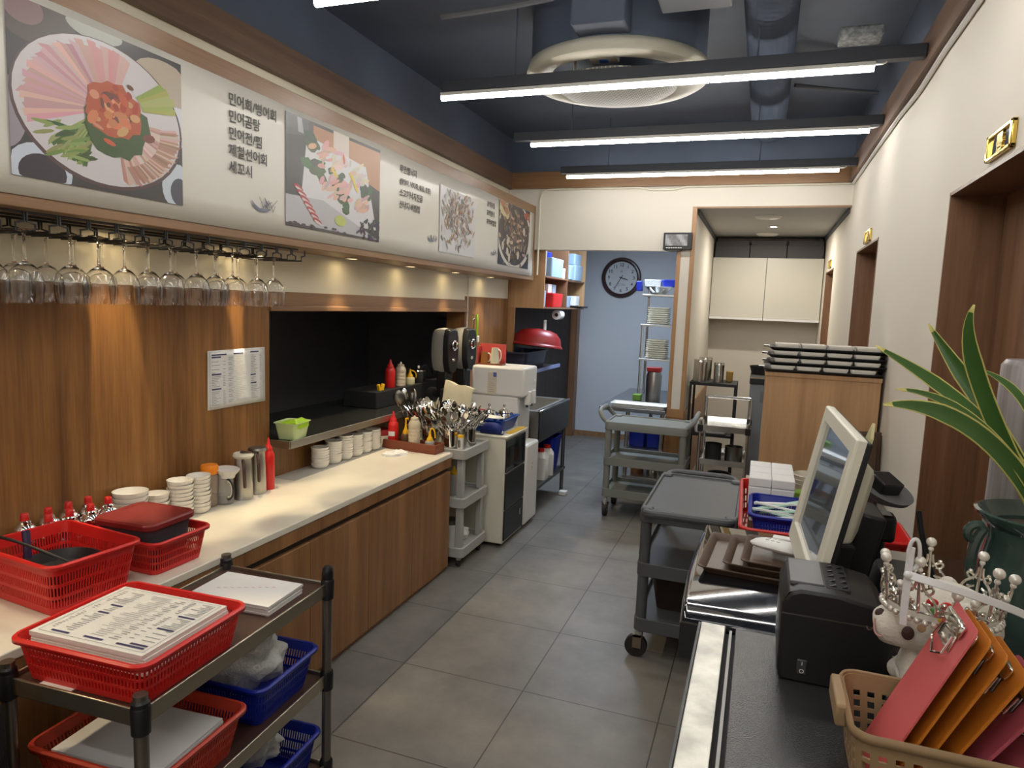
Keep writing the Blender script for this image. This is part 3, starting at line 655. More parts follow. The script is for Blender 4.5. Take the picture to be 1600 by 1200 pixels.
# jars, pitchers, sauce bottle
t = thing('storage_jar', 'clear jar with orange screw lid beside the dish stacks', 'jar', (-2.262, 2.375, ZT))
MB().lathe([(0, .002), (.034, .002), (.035, .006), (.035, .14), (.029, .15), (.0275, .15), (.0335, .138), (.0335, .008), (0, .006)], n=28, capa=False, capb=False).build('jar_glass', mat('amber_plastic', (.52, .42, .34), .12, alpha=.45), t)
MB().lathe([(0, .05), (.032, .05), (.032, .008), (0, .008)], n=24, capa=False, capb=False).build('contents', mat('dark_seasoning', (.10, .05, .03), .8), t)
b = MB().lathe([(.037, .148), (.038, .150), (.038, .18), (.034, .188), (0, .188)], n=28, capa=False, capb=False); b.build('lid', M_ORANGE, t)
t = thing('tea_jug', 'clear glass jug with wide white lid and dark contents', 'jug', (-2.232, 2.435, ZT))
MB().lathe([(0, .001), (.038, .001), (.040, .005), (.038, .10), (.036, .135), (.034, .135), (.036, .10), (.037, .008), (0, .007)], n=28, capa=False, capb=False).build('jug_glass', mat('smoky_glass', (.55, .55, .52), .06, alpha=.35), t)
MB().lathe([(0, .045), (.035, .04), (.036, .01), (0, .01)], n=24, capa=False, capb=False).build('contents', mat('dark_seasoning', (.10, .05, .03), .8), t)
MB().lathe([(.034, .125), (.036, .137), (.052, .158), (.053, .163), (.03, .158), (0, .156)], n=28, capa=False, capb=False).build('lid', M_WHITE, t, rot=(0, .1, 0))
MB().tube(bez([(.035, -.02, .12), (.085, -.03, .12), (.085, -.03, .03), (.035, -.02, .03)]), .005, 8).build('handle', M_BLACK, t)
MB().tube(bez([(.037, -.019, .113), (.080, -.029, .113), (.080, -.029, .037), (.037, -.019, .037)]), .0055, 8).build('handle_core', M_CREAM, t)
def pitcher(loc, h, r, lidm, l, hm):
    t = thing('water_pitcher', l, 'pitcher', loc)
    MB().lathe([(0, 0), (r, 0), (r * 1.02, .004), (r, h * .3), (r * .9, h * .72), (r * .86, h * .9), (r * .9, h * .93), (r * .84, h * .93)], n=32, capa=False, capb=True).build('body', M_BRUSH, t)
    MB().lathe([(r * .92, h * .9), (r * 1.06, h * .93), (r * 1.1, h * .96), (r * 1.0, h), (0, h)], n=32, capa=False, capb=False).build('lid', lidm, t)
    b = MB().tube(bez([(r * .6, -r * .7, h * .86), (r * 1.5, -r * 1.6, h * .9), (r * 1.6, -r * 1.6, h * .4), (r * 1.0, -r * .9, h * .32)]), [.008] * 13, 10)
    b.build('handle', hm, t)
    return t
p_ = pitcher((-2.215, 2.535, ZT), .215, .043, M_CREAM, 'steel water pitcher with cream lid beside the glass jug', mat('brown_handle', (.06, .03, .025), .35))
MB().box((-.045, -.012, .212), (.012, .012, .222)).build('thumb_lever', MATS['brown_handle'], p_, rot=(0, .15, .6), bevel=.003)
pitcher((-2.222, 2.64, ZT), .222, .04, M_DKSTEEL, 'steel water pitcher with grey lid next to the red sauce bottle', mat('brown_handle', (.06, .03, .025), .35))
def squeeze(name, loc, l, r, h, body, cap, nozzle=.05, rings=0, group=None, label_strip=False, rot=0):
    t = thing(name, l, 'bottle', loc, rot, group)
    hb = h - nozzle
    prof = [(0, 0), (r * .95, 0), (r, .004)]
    if rings:
        for k in range(rings):
            z0 = hb * (.08 + .72 * k / rings); prof += [(r, z0), (r * .96, z0 + .004), (r, z0 + .008)]
    prof += [(r, hb * .82), (r * .92, hb * .9), (r * .6, hb), (0, hb)]
    MB().lathe(prof, n=28, capa=False, capb=False).build('bottle_body', body, t)
    MB().lathe([(r * .66, hb - .006), (r * .68, hb - .002), (r * .62, hb + .012), (r * .3, hb + nozzle * .45), (r * .12, h), (0, h)], n=24, capa=False, capb=False).build('nozzle_cap', cap, t)
    if label_strip:
        MB().loops([[(r * 1.01 * cos(a), r * 1.01 * sin(a), z) for a in [-2.4 + k * .18 for k in range(13)]] for z in (hb * .42, hb * .6)], False, False, False).build('paper_label', M_PAPER, t)
    return t
squeeze('sauce_bottle', (-2.222, 2.718, ZT), 'tall red squeeze sauce bottle beside the steel pitchers', .029, .255, M_RED, M_RED, .06)
# serving shelf corner: lime green tub of cloths
t = thing('food_tub', 'lime tinted tub with green cloth on the near ledge corner', 'tub', (-2.268, 2.962, .9825), .15)
b = MB(); 
for (L, W, z) in ((.105, .125, 0), (.118, .140, .04), (.132, .152, .085)): pass
b.loops([[(x, y, z) for x, y in rrect(L, W, .022)] for L, W, z in ((.098, .122, 0), (.104, .128, .002), (.128, .152, .082), (.140, .166, .084), (.140, .166, .088), (.124, .148, .086), (.100, .124, .006), (.09, .11, .006))], True, True, True)
b.build('tub_body', mat('pale_green_plastic', (.50, .62, .30), .3), t)
MB().loops([[(x + .012, y, z + .008 * sin(x * 60)) for x, y in rrect(L, W, .02)] for L, W, z in ((.11, .13, .06), (.11, .13, .084), (.06, .08, .098))]).build('green_cloth', M_GREEN, t)
# black case on the ledge carrying sauce bottles
tag(MB().box((-2.66, 4.02, .983), (-2.40, 5.20, 1.095)).build('low_case', M_BLACKM, bevel=.004), 'low black case standing on the dark ledge under the upper sauce bottles', 'case')
squeeze('sauce_bottle', (-2.475, 4.33, 1.0955), 'red squeeze bottle standing on the low black case', .036, .20, M_RED, M_RED, .055)
squeeze('sauce_bottle', (-2.46, 4.455, 1.0955), 'cream ringed squeeze bottle on the low black case', .038, .175, mat('cream_sauce', (.58, .50, .36), .35), mat('cream_sauce', (.58, .50, .36), .35), .03, 4)
t = squeeze('sauce_bottle', (-2.45, 4.58, 1.0955), 'low white bottle with yellow spout cap on the black case', .036, .115, mat('pale_yellow_plastic', (.70, .63, .38), .4), M_YELLOW, .06)
MB().tube(bez([(.0, .0, .105), (.05, .02, .10), (.04, .02, .05)]), .004, 6).build('cap_strap', M_YELLOW, t)
t = thing('stock_pot', 'small grey lidded pot beside the upper sauce bottles', 'pot', (-2.46, 4.735, 1.0955))
MB().lathe([(0, 0), (.054, 0), (.056, .004), (.056, .085), (.058, .088), (.052, .088)], n=28, capa=False).build('pot_body', M_DKSTEEL, t)
MB().lathe([(.060, .088), (.058, .096), (.03, .108), (0, .110)], n=28, capa=False, capb=False).build('pot_lid', M_CHROME, t)
MB().sphere((.0, 0, .118), .011).build('knob', M_CREAM, t)
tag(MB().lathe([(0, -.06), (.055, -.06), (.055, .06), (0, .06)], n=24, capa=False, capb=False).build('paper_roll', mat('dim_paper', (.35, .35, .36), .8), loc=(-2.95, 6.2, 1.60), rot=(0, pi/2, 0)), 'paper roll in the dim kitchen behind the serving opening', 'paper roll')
t = thing('clip', 'yellow plastic clip on the low black case left of the bottles', 'clip', (-2.44, 4.14, 1.0955))
MB().box((-.01, -.028, 0), (.01, -.008, .05)).build('jaw', M_YELLOW, t, rot=(.3, 0, 0), bevel=.003); MB().box((-.01, .008, 0), (.01, .028, .05)).build('jaw', M_YELLOW, t, rot=(-.3, 0, 0), bevel=.003)
MB().box((-.008, -.012, 0), (.008, .012, .015)).build('spring', M_YELLOW, t)
b = MB(); b.tube(bez([(-2.52, 4.82, 1.10), (-2.52, 4.82, 1.24), (-2.52, 5.1, 1.24), (-2.52, 5.1, 1.10)], 16), .006, 8)
tag(b.build('wire_handle', M_BLACKMETAL), 'black wire handle arching on the black case beside the grey pot', 'handle')
# two rounded silver and black appliances
def appliance(loc, l):
    t = thing('countertop_appliance', l, 'appliance', loc, -.12, 'two silver and black countertop appliances')
    sec = [(.0, 0), (.05, .02), (.076, .10), (.08, .2), (.074, .29), (.055, .345), (.0, .355)]
    def ring(x, s_): return [(x, y * s_, .18 + (z - .18) * s_) for y, z in [(-p[0], p[1]) for p in sec] + [p for p in sec[::-1]][1:-1]]
    MB().loops([ring(-.10, .80), ring(-.08, .95), ring(-.03, 1), ring(.012, 1)]).build('silver_shell', mat('silver_paint', (.50, .49, .45), .4, .45), t)
    MB().loops([ring(.012, 1.0), ring(.05, .98), ring(.062, .93)]).build('black_face', M_BLACK, t, bevel=.004)
    MB().lathe([(.024, 0), (.036, .0), (.04, .012), (.034, .018), (.026, .014), (.024, .006)], n=32, capa=False, capb=False).build('chrome_dial', M_CHROME, t, loc=(.062, 0, .225), rot=(0, pi/2, 0))
    MB().lathe([(0, .004), (.024, .004)], n=24, capa=False, capb=False).build('dial_face', M_BLACK, t, loc=(.062, 0, .225), rot=(0, pi/2, 0))
    MB().lathe([(0, .010), (.012, .008), (.016, 0)], n=20, capa=False, capb=False).build('small_knob', M_CHROME, t, loc=(.061, 0, .115), rot=(0, pi/2, 0))
    MB().box((-.06, -.05, -.1805), (.03, .05, .04)).build('stand', M_BLACK, t, bevel=.01)
    return t
a1 = appliance((-2.27, 4.83, 1.164), 'left one of two rounded silver and black appliances on the ledge')
dup(a1, (-2.25, 5.14, 1.164), None, 'right one of two rounded silver and black appliances on the ledge')
# long brush on a hook
t = thing('cleaning_brush', 'lime green handled brush hanging on the wall beside the opening', 'brush', (-2.318, 5.52, 1.40))
MB().tube(bez([(0, 0, .22), (.012, -.01, .15), (0, .0, .07), (0, .02, .03)]), [.011] * 13, 8).build('handle', M_GREEN, t)
MB().box((-.012, .002, -.02), (.014, .04, .035)).build('bristles', M_CREAM, t, bevel=.004)
tag(MB().tube([(XL, 5.46, 1.62), (XL + .02, 5.46, 1.61), (XL + .02, 5.46, 1.59), (XL + .006, 5.46, 1.58)], .004, 6).build('wall_hook', M_CHROME), 'small wall hook beside the hanging brush', 'hook')
# wooden tray of four squeeze bottles on the counter end
t = thing('wooden_tray', 'reddish brown wooden caddy holding squeeze bottles on the worktop end', 'tray', (-2.035, 3.865, ZT), -.06)
b = MB().box((-.195, -.06, 0), (.195, .06, .008)); b.build('base', mat('caddy_wood', (.20, .055, .025), .45, var=.15), t)
for nm, a, c in (('side', (-.195, -.06, .008), (.195, -.05, .058)), ('side', (-.195, .05, .008), (.195, .06, .058)), ('end', (-.195, -.05, .008), (-.185, .05, .058)), ('end', (.185, -.05, .008), (.195, .05, .058))):
    MB().box(a, c).build(nm, MATS['caddy_wood'], t, bevel=.002)
squeeze('sauce_bottle', (-2.185, 3.872, ZT + .0085), 'red squeeze bottle with paper label in the wooden caddy', .034, .225, M_RED, M_RED, .06, label_strip=True, rot=-.5)
t = squeeze('sauce_bottle', (-2.10, 3.885, ZT + .0085), 'yellow-capped bottle of dark sauce between the red and cream bottles in the caddy', .030, .16, mat('brown_sauce', (.10, .055, .03), .3), M_YELLOW, .07)
MB().tube([(0, 0, .14), (.0, 0, .185), (.02, -.01, .187)], .006, 8).build('spout', M_YELLOW, t)
squeeze('sauce_bottle', (-2.02, 3.85, ZT + .0085), 'tall cream ringed squeeze bottle in the wooden caddy', .038, .215, mat('cream_sauce', (.58, .50, .36), .35), mat('cream_sauce', (.58, .50, .36), .35), .025, 6)
t = squeeze('sauce_bottle', (-1.915, 3.86, ZT + .0085), 'grey bottle with yellow spout cap at the aisle end of the caddy', .030, .125, mat('grey_sauce', (.32, .31, .29), .35), M_YELLOW, .06)
MB().tube(bez([(0, 0, .11), (0, 0, .16), (.03, .015, .15), (.03, .015, .08)]), .005, 8).build('spout', M_YELLOW, t)
# tub and tissue
t = thing('plastic_tub', 'cream tub with red lid beside the wooden caddy', 'tub', (-2.215, 3.83 - .005, ZT))
t.location = (-2.262, 3.86, ZT)
MB().lathe([(0, 0), (.052, 0), (.058, .07), (.062, .07), (.062, .078), (.055, .078)], n=28, capa=False).build('tub_body', M_CREAM, t)
MB().lathe([(.060, .078), (.062, .088), (.058, .115), (0, .116)], n=28, capa=False, capb=False).build('lid', M_DKRED, t)
b = MB(); rg = random.Random(9)
rings = []
for r_, z in ((.085, .001), (.08, .014), (.055, .02), (.03, .022), (.012, .028)):
    rings.append([(r_ * cos(a) * (1 + .25 * noise.noise((cos(a) * 2, sin(a) * 2, z * 30))), .6 * r_ * sin(a) * (1 + .3 * noise.noise((cos(a) * 3, sin(a) * 2, 5 + z * 30))), z + .012 * noise.noise((cos(a) * 4, sin(a) * 4, r_ * 40))) for a in [2 * pi * k / 28 for k in range(28)]])
tag(b.loops(rings).build('tissue', M_PAPER, loc=(-2.06, 3.685, ZT), rot=(0, 0, 1.0)), 'crumpled white tissue on the worktop in front of the caddy', 'tissue')
tag(MB().box((-.072, -.50, 0), (.06, .50, .003)).build('grey_strip', mat('grey_strip', (.46, .44, .38), .5), loc=(-2.262, 3.40, ZT)), 'thin grey strip under the cup stacks on the worktop', 'mat')  # flat grey strip lying under the cup stacks
# ------------------------------------------------------------------ grey three-tier shelf trolley with cutlery
def wheel_parts(t, x, y, r, rot=0, fork=None, hz=.1):
    MB().tube([(x - .011, y, r), (x + .011, y, r)], [r, r], 20).build('wheel', M_RUBBER, t)
t = thing('shelf_trolley', 'light grey plastic three-tier shelf trolley beside the counter end', 'trolley', (-1.99, 4.165, 0))
GX0, GX1, GY0, GY1 = -.27, .27, -.195, .20
for z in (.135, .465, .785):
    b = MB(); 
    b.loops([[(x, y, zz) for x, y in rrect(.56, .42, .03)] for zz in (z - .065, z)] + [[(x, y, z) for x, y in rrect(.52, .38, .02)], [(x, y, z - .022) for x, y in rrect(.52, .38, .02)]], True, True, True)
    b.build('tray', M_GREYS, t, bevel=.004)
for x in (-.235, .235):
    for y in (-.165, .165):
        for z0, z1 in ((.135, .40), (.465, .72)): MB().box((x - .022, y - .022, z0 - .02), (x + .022, y + .022, z1 + .002)).build('post', M_GREYS, t, bevel=.006)
        st = MB().cyl((x, y, .045), (x, y, .075), .018).build('caster_stem', M_GREYS, t)
        wheel_parts(st, x, y, .024)
# cutlery canisters
can_src = None
def spoon_mesh(L=.2, hw=.031, hl=.034):
    b = MB(); rings = []
    for k in range(13):
        u = k / 12
        if u < .62: w_ = .0055 + .003 * (1 - u) ; z = .006 * sin(u * 5); d = .0012
        else: q = (u - .62) / .38; w_ = .005 + hw * .9 * sin(min(1, q * 1.02) * pi) ** .6 * 1; z = -.004 - .009 * sin(q * pi); d = .0012
        x = u * L
        rings.append([(x, -w_, z + (0 if u < .62 else .007 * sin(max(0, min(1, (u - .62) / .38)) * pi))), (x, 0, z - d), (x, w_, z + (0 if u < .62 else .007 * sin(max(0, min(1, (u - .62) / .38)) * pi))), (x, 0, z + d)])
    return b.loops(rings)
def canister(x, y, r, h, l):
    global can_src
    t = thing('cutlery_canister', l, 'canister', (x, y, .764 + .0005))
    MB().lathe([(0, 0), (r, 0), (r, .004), (r, h * .86), (r * 1.04, h * .88), (r * 1.04, h * .91), (r, h * .93), (r * 1.03, h), (r * .97, h), (r * .96, .006), (0, .005)], n=36, capa=False, capb=False).build('canister_body', M_CHROME, t)
sp = None
def spoons(cx, cy, z, n, rad, where, group, seed, L=.2, tilt=.35):
    global sp
    rg = random.Random(seed)
    for k in range(n):
        a = 2.4 * k; rr = rad * sqrt((k + .5) / n)
        dx, dy = cos(a) * rr, sin(a) * rr
        d = Vector((dx * 2.9 + rg.uniform(-.1, .1) * .4, dy * 2.9 + rg.uniform(-.1, .1) * .4, .2)).normalized()
        roll = rg.uniform(0, 6.3)
        X = d; Y = Vector((-sin(roll), cos(roll), 0)); Y = (Y - X * Y.dot(X)).normalized(); Z = X.cross(Y)
        M = Matrix((X, Y, Z)).transposed().to_4x4()
        ll = 'steel spoon standing head-up %s' % where
        if sp is None:
            sp = spoon_mesh(L).build('spoon', M_CHROME, subsurf=1); tag(sp, ll, 'spoon', group); o = sp
        else: o = dup(sp, (0, 0, 0), None, ll, group)
        o.rotation_euler = M.to_euler(); o.location = (cx + dx * .35, cy + dy * .35, z + .015 + rg.uniform(-.01, .045)); o.scale = (L / .2,) * 3
canister(-1.85, 4.045, .066, .15, 'large steel cutlery canister nearest the counter end on the grey trolley')
spoons(-1.85, 4.045, .80, 42, .056, 'in the large canister nearest the counter', 'spoons in the large canister', 4, .215)
canister(-1.80, 4.21, .052, .14, 'steel cutlery canister in the middle of the grey trolley top')
spoons(-1.80, 4.21, .80, 32, .046, 'in the middle canister on the grey trolley', 'spoons in the middle canister', 5, .19)
canister(-1.865, 4.305, .05, .13, 'steel cutlery canister at the back of the grey trolley, by the blue tub')
spoons(-1.865, 4.305, .79, 22, .04, 'in the canister by the blue tub', 'spoons in the canister by the blue tub', 6, .17)
canister(-2.01, 4.06, .06, .16, 'steel cutlery canister behind the sauce caddy, against the wall side')
spoons(-2.01, 4.06, .79, 36, .05, 'in the canister behind the sauce caddy', 'spoons in the canister behind the sauce caddy', 7, .24)
canister(-2.15, 4.05, .05, .15, 'steel canister of ladles at the wall end of the grey trolley')
lad = None
for k, (dx, dy, a) in enumerate(((-.03, -.02, .5), (.0, .02, 1.5), (.03, -.02, 2.6))):
    l = ['black-bowled ladle leaning left in the ladle canister', 'silver-rimmed ladle in the middle of the ladle canister', 'black-bowled ladle leaning right in the ladle canister'][k]
    t = thing('ladle', l, 'ladle', (-2.15 + dx * .5, 4.05 + dy * .5, .785), 0); t.rotation_euler = (-dy * 8, dx * 7, a)
    MB().tube([(0, 0, 0), (0, .004, .15), (0, .01, .25)], .005, 8).build('handle', M_CHROME, t)
    MB().sphere((0, .012, .30), (.042, .016, .058), 20, 12).build('ladle_bowl', M_CHROME if k == 1 else M_DKSTEEL, t)
# salt shaker box at the front edge of the trolley top
t = thing('seasoning_shaker', 'small white labelled shaker with yellow lid on the grey trolley edge', 'shaker', (-1.762, 3.992, .7855))
MB().rprism(.034, .034, 0, .075, .01).build('shaker_body', M_WHITE, t); MB().rprism(.037, .037, .074, .09, .012).build('lid', M_YELLOW, t)
MB().box((-.008, -.0178, .01), (.002, -.0168, .06)).box((.006, -.0178, .015), (.009, -.0168, .055)).build('label_print', M_INK, t)
# towel over a black rack behind the cutlery
t = thing('utensil_rack', 'black utensil rack behind the spoons, half covered by a towel', 'rack', (-2.04, 4.42, .786 - .001))
b = MB().box((-.13, -.07, 0), (.13, .07, .20)).box((-.06, -.05, .20), (.12, .065, .325)); b.build('rack_box', M_BLACK, t, bevel=.01)
for x in (-.128, -.112, -.096): MB().tube(bez([(x, -.06, .18), (x - .03, -.10, .30), (x + .02, -.08, .33)]), .012, 8).build('utensil_grip', M_BLACK, t)
b = MB(); rows = []
for j in range(15):
    v = j / 14; row = []
    for i in range(17):
        u = i / 16; x = -.11 + .21 * u + .02 * v
        if v < .45: y = .06 - .14 * v / .45; z = .345 + .03 * sin(v * 3.4) - .02 * u
        else: y = -.085 - .06 * (v - .45); z = .352 - .19 * (v - .45) / .55 - .02 * u
        row.append((x, y + .006 * sin(u * 14) * v, z + .006 * sin(u * 9 + v * 3)))
    rows.append(row)
tw = b.loops(rows, False, False, False).build('towel', mat('beige_towel', (.58, .53, .38), .95, bump=.5, bscale=300), solid=.004, loc=(-2.0, 4.43, .786), rot=(0, .12, .1))
tag(tw, 'beige towel draped over the black utensil rack behind the spoons', 'towel')
# things on the lower tiers
t = squeeze('sauce_bottle', (-1.86, 4.12, .444), 'yellow-capped bottle on the middle tier of the grey trolley', .045, .19, mat('hazy_plastic', (.38, .38, .34), .3), M_YELLOW, .05)
tag(MB().rprism(.2, .26, 0, .09, .02).build('black_box', M_BLACKM, loc=(-2.06, 4.15, .444)), 'black box on the middle tier of the grey trolley', 'box')
t = thing('white_canister', 'white canister with dark lid on the bottom tier of the grey trolley', 'canister', (-1.84, 4.06, .1145))
MB().lathe([(0, 0), (.055, 0), (.058, .13), (.05, .15), (0, .15)], n=28, capa=False, capb=False).build('canister_body', M_WHITE, t); MB().lathe([(.052, .148), (.05, .175), (0, .178)], n=28, capa=False, capb=False).build('lid', M_DKSTEEL, t)
b = MB(); b.lathe([(0, 0), (.05, .002), (.06, .03), (.045, .06), (.02, .075), (0, .07)], n=18, capa=False, capb=False)
for i, p in enumerate(b.v): b.v[i] = p * (1 + .25 * noise.noise(p * 40))
tag(b.build('plastic_bag', M_WHITE, loc=(-1.84, 4.22, .1145)), 'small white plastic bag on the bottom tier of the grey trolley', 'bag')
# ------------------------------------------------------------------ white cabinet with black front
t = thing('white_cabinet', 'white appliance cabinet with three black front panels beside the grey shelf', 'appliance', (-1.83, 4.645, 0))
MB().box((-.22, -.215, .03), (.215, .215, .79)).build('cabinet_body', M_CREAM, t, bevel=.006)
MB().box((-.225, -.22, .788), (.232, .22, .806)).build('top_cap', M_CREAM, t, bevel=.005)
for z0, z1, m_ in ((.545, .775, M_GLOSSBLK), (.275, .535, mat('black_satin', (.02, .021, .023), .28)), (.05, .265, M_BLACK)): MB().box((.214, -.20, z0), (.225, .20, z1)).build('front_panel', m_, t, bevel=.002)
MB().box((.225, .10, .16), (.232, .12, .21)).build('panel_catch', M_STEEL, t)
for x in (-.17, .17):
    for y in (-.16, .16): wheel_parts(t, x, y, .016)
# blue tub on top, white lid, yellow strip, steel kettles
t = thing('blue_tub', 'bright blue plastic tub holding a white lid and kettles on the white cabinet', 'tub', (-1.80, 4.675, .8065), .02)
b = MB().loops([[(x, y, z) for x, y in rrect(L, W, .03)] for L, W, z in ((.22, .30, 0), (.225, .305, .003), (.275, .36, .085), (.295, .38, .088), (.295, .38, .093), (.268, .352, .09), (.212, .292, .008))])
b.build('tub_body', M_BLUEL, t)
MB().box((-.07, -.174, .045), (.05, -.166, .052)).box((-.07, -.18, .06), (.05, -.168, .074)).build('vent_slots', M_PAPER, t, rot=(-.0, 0, 0))
tag(MB().loops([[(x, y, z) for x, y in rrect(L, W, .03)] for L, W, z in ((.18, .12, 0), (.19, .13, .006), (.15, .09, .022))]).build('white_lid', M_WHITE, loc=(-1.80, 4.58, .8965), rot=(-.12, 0, 0)), 'white flat lid lying across the front of the blue tub', 'plate')
b = MB(); rings = []
for k in range(15):
    u = -1 + 2 * k / 14; r_ = .034 * (1 - abs(u) ** 6 * .6)
    rings.append([(.085 * u, r_ * 1.1 * cos(a) * (1 + .12 * sin(u * 9 + a)), r_ * (1 + sin(a)) * (1 + .35 * (1 - u * u)) * .9) for a in [2 * pi * j / 14 for j in range(14)]])
b.loops(rings); t = thing('blue_pouch', 'dark blue folded pouch with silver stud lying in front of the blue tub', 'pouch', (-1.735, 4.476, .8065))
b.build('cloth_body', mat('navy_cloth', (.008, .02, .16), .7), t); MB().sphere((.085, -.02, .02), .009).build('stud', M_CHROME, t)
tag(MB().box((-.022, -.15, 0), (.022, .15, .006)).build('yellow_strip', M_YELLOW, loc=(-1.628, 4.69, .8065), rot=(0, 0, -.02)), 'yellow plastic strip beside the blue tub on the white cabinet', 'strip')
def kettle(loc, rz, l, sc=1.0):
    t = thing('steel_kettle', l, 'kettle', loc, rz, 'steel kettles in the blue tub')
    MB().lathe([(0, 0), (.044, 0), (.048, .01), (.046, .06), (.038, .085), (.042, .09), (.036, .094)], n=28, capa=False).build('body', M_CHROME, t)
    MB().lathe([(.041, .092), (.036, .104), (.012, .115), (.006, .12), (.005, .126), (.010, .134), (.009, .142), (0, .145)], n=24, capa=False, capb=False).build('lid', M_CHROME, t)
    MB().tube(bez([(.042, 0, .085), (.085, 0, .095), (.085, 0, .02), (.046, 0, .02)]), .006, 8).build('handle', M_CHROME, t)
    MB().tube(bez([(-.044, 0, .04), (-.07, 0, .06), (-.065, 0, .09), (-.085, 0, .105)]), [.012 - .0005 * k for k in range(13)], 8).build('spout', M_CHROME, t)
    t.scale = (sc,) * 3; return t
kettle((-1.856, 4.715, .8165), 1.0, 'steel kettle with spout at the left in the blue tub', 1.15)
kettle((-1.748, 4.745, .8165), .9, 'steel kettle with dark handle at the right in the blue tub', 1.15)
tag(MB().tube([(0, 0, 0), (.05, .01, .012), (.16, .03, .02)], [.012, .005, .006], 8).build('pink_tongs', mat('pink_plastic', (.65, .08, .12), .4), loc=(-1.95, 4.44, .955)), 'pink handled tool lying behind the spoons', 'tool')
# ------------------------------------------------------------------ water purifier
t = thing('water_purifier', 'tall white water purifier between the white cabinet and the sink', 'water purifier', (-1.86, 5.03, 0))
MB().box((-.21, -.15, .03), (.255, .16, .66)).build('lower_body', M_WHITE, t, bevel=.02)
MB().box((-.21, -.15, .66), (.165, .16, 1.02)).build('middle_body', M_WHITE, t, bevel=.008)
MB().box((-.215, -.155, 1.02), (.215, .165, 1.245)).build('head', M_WHITE, t, bevel=.018)
MB().box((.165, -.12, .68), (.169, .13, 1.02)).build('recess_panel', mat('pale_grey', (.52, .52, .50), .4), t)
for y in (-.035, .07):
    MB().box((.19, y - .022, .955), (.235, y + .022, 1.06)).build('tap_lever', M_WHITE, t, bevel=.004); MB().cyl((.205, y, .935), (.205, y, .957), .010).build('tap_nozzle', M_BLACK, t)
MB().cyl((.217, .1, 1.13), (.222, .1, 1.13), .014).build('indicator', M_PAPER, t)
b = MB().m(mat('sticker_cream', (.62, .56, .44), .6)).box((-.08, -.1575, 1.03), (-.005, -.1555, 1.20)); b.m(mat('sticker_blue', (.12, .14, .42), .5)).box((-.035, -.1585, 1.165), (-.008, -.157, 1.20))
for k in range(7): b.m(MATS['ink_wash']).box((-.07, -.158, 1.05 + k * .016), (-.02 - .008 * (k % 3), -.1572, 1.052 + k * .016))
b.build('instruction_sticker', None, t)
b = MB().m(mat('emblem_gold', (.50, .42, .12), .5)).box((.2555, -.012, .46), (.2575, .012, .468)).box((.2555, -.008, .445), (.2575, .008, .45)).box((.2555, -.010, .485), (.2575, .010, .505))
b.build('emblem', None, t)
t = thing('red_box', 'red display box with jars standing on the water purifier', 'box', (-1.965, 5.0, 1.2455), .05)
MB().box((-.105, .03, 0), (.105, .045, .16)).build('back_panel', mat('coral_red', (.52, .07, .06), .5), t); MB().box((-.105, -.05, 0), (.105, .045, .012)).build('base', mat('caddy_wood', (.20, .055, .025), .45), t)
MB().box((-.105, -.045, .012), (-.095, .03, .14)).build('side_panel', MATS['coral_red'], t)
for x, m_, h, l in ((-.05, mat('amber', (.30, .12, .03), .15), .085, 'amber glass mug in the red display box'), (.035, mat('ivory_jar', (.60, .56, .42), .3), .12, 'ivory jar in the red display box')):
    q = thing('mug' if x < 0 else 'ivory_jar', l, 'mug' if x < 0 else 'jar', (-1.965 + x, 4.985, 1.258), .05)
    MB().lathe([(0, 0), (.036, 0), (.03, h * .7), (.028, h), (0, h)], n=24, capa=False, capb=False).build('body', m_, q)
    MB().tube(bez([(.028, -.01, h * .9), (.065, -.01, h * .95), (.055, -.01, h * .1), (.03, -.01, h * .15)]), .005, 8).build('handle', M_CREAM, q)
# ------------------------------------------------------------------ sink with things below
t = thing('sink_stand', 'stainless steel sink stand in the kitchen passage', 'sink', (-1.98, 5.66, 0))
SX0, SX1, SY0, SY1 = -.34, .36, -.44, .46
b = MB().box((SX1 - .006, SY0, .615), (SX1, SY1, .87)).box((SX0, SY0, .615), (SX1, SY0 + .006, .87)).box((SX0, SY1 - .006, .615), (SX1, SY1, .87)).box((SX0, SY0, .615), (SX0 + .006, SY1, .93))
b.build('apron', M_DKSTEEL, t)
b = MB().loops([[(x + .01, y + .01, z) for x, y in rrect(L, W, .03)] for L, W, z in ((.70, .90, .872), (.58, .76, .872), (.56, .74, .66))], True, False, True); b.build('basin', M_BRUSH, t)
MB().box((SX1 - .02, SY0, .862), (SX1 + .008, SY1, .88)).build('front_rim', M_STEEL, t, bevel=.004)
for x in (SX0 + .03, SX1 - .03):
    for y in (SY0 + .03, SY1 - .03): MB().cyl((x, y, .0), (x, y, .63), .017, n=14).build('leg', M_DKSTEEL, t)
MB().box((SX0, SY0, .215), (SX1 - .01, SY1, .24)).build('lower_shelf', M_DKSTEEL, t)
tag(MB().box((-.035, -.035, 0), (.035, .03, .04)).build('foot_block', M_WHITE, loc=(-1.60, 5.985, 0), bevel=.006), 'small white block on the floor by the sink leg', 'block')
jug = None
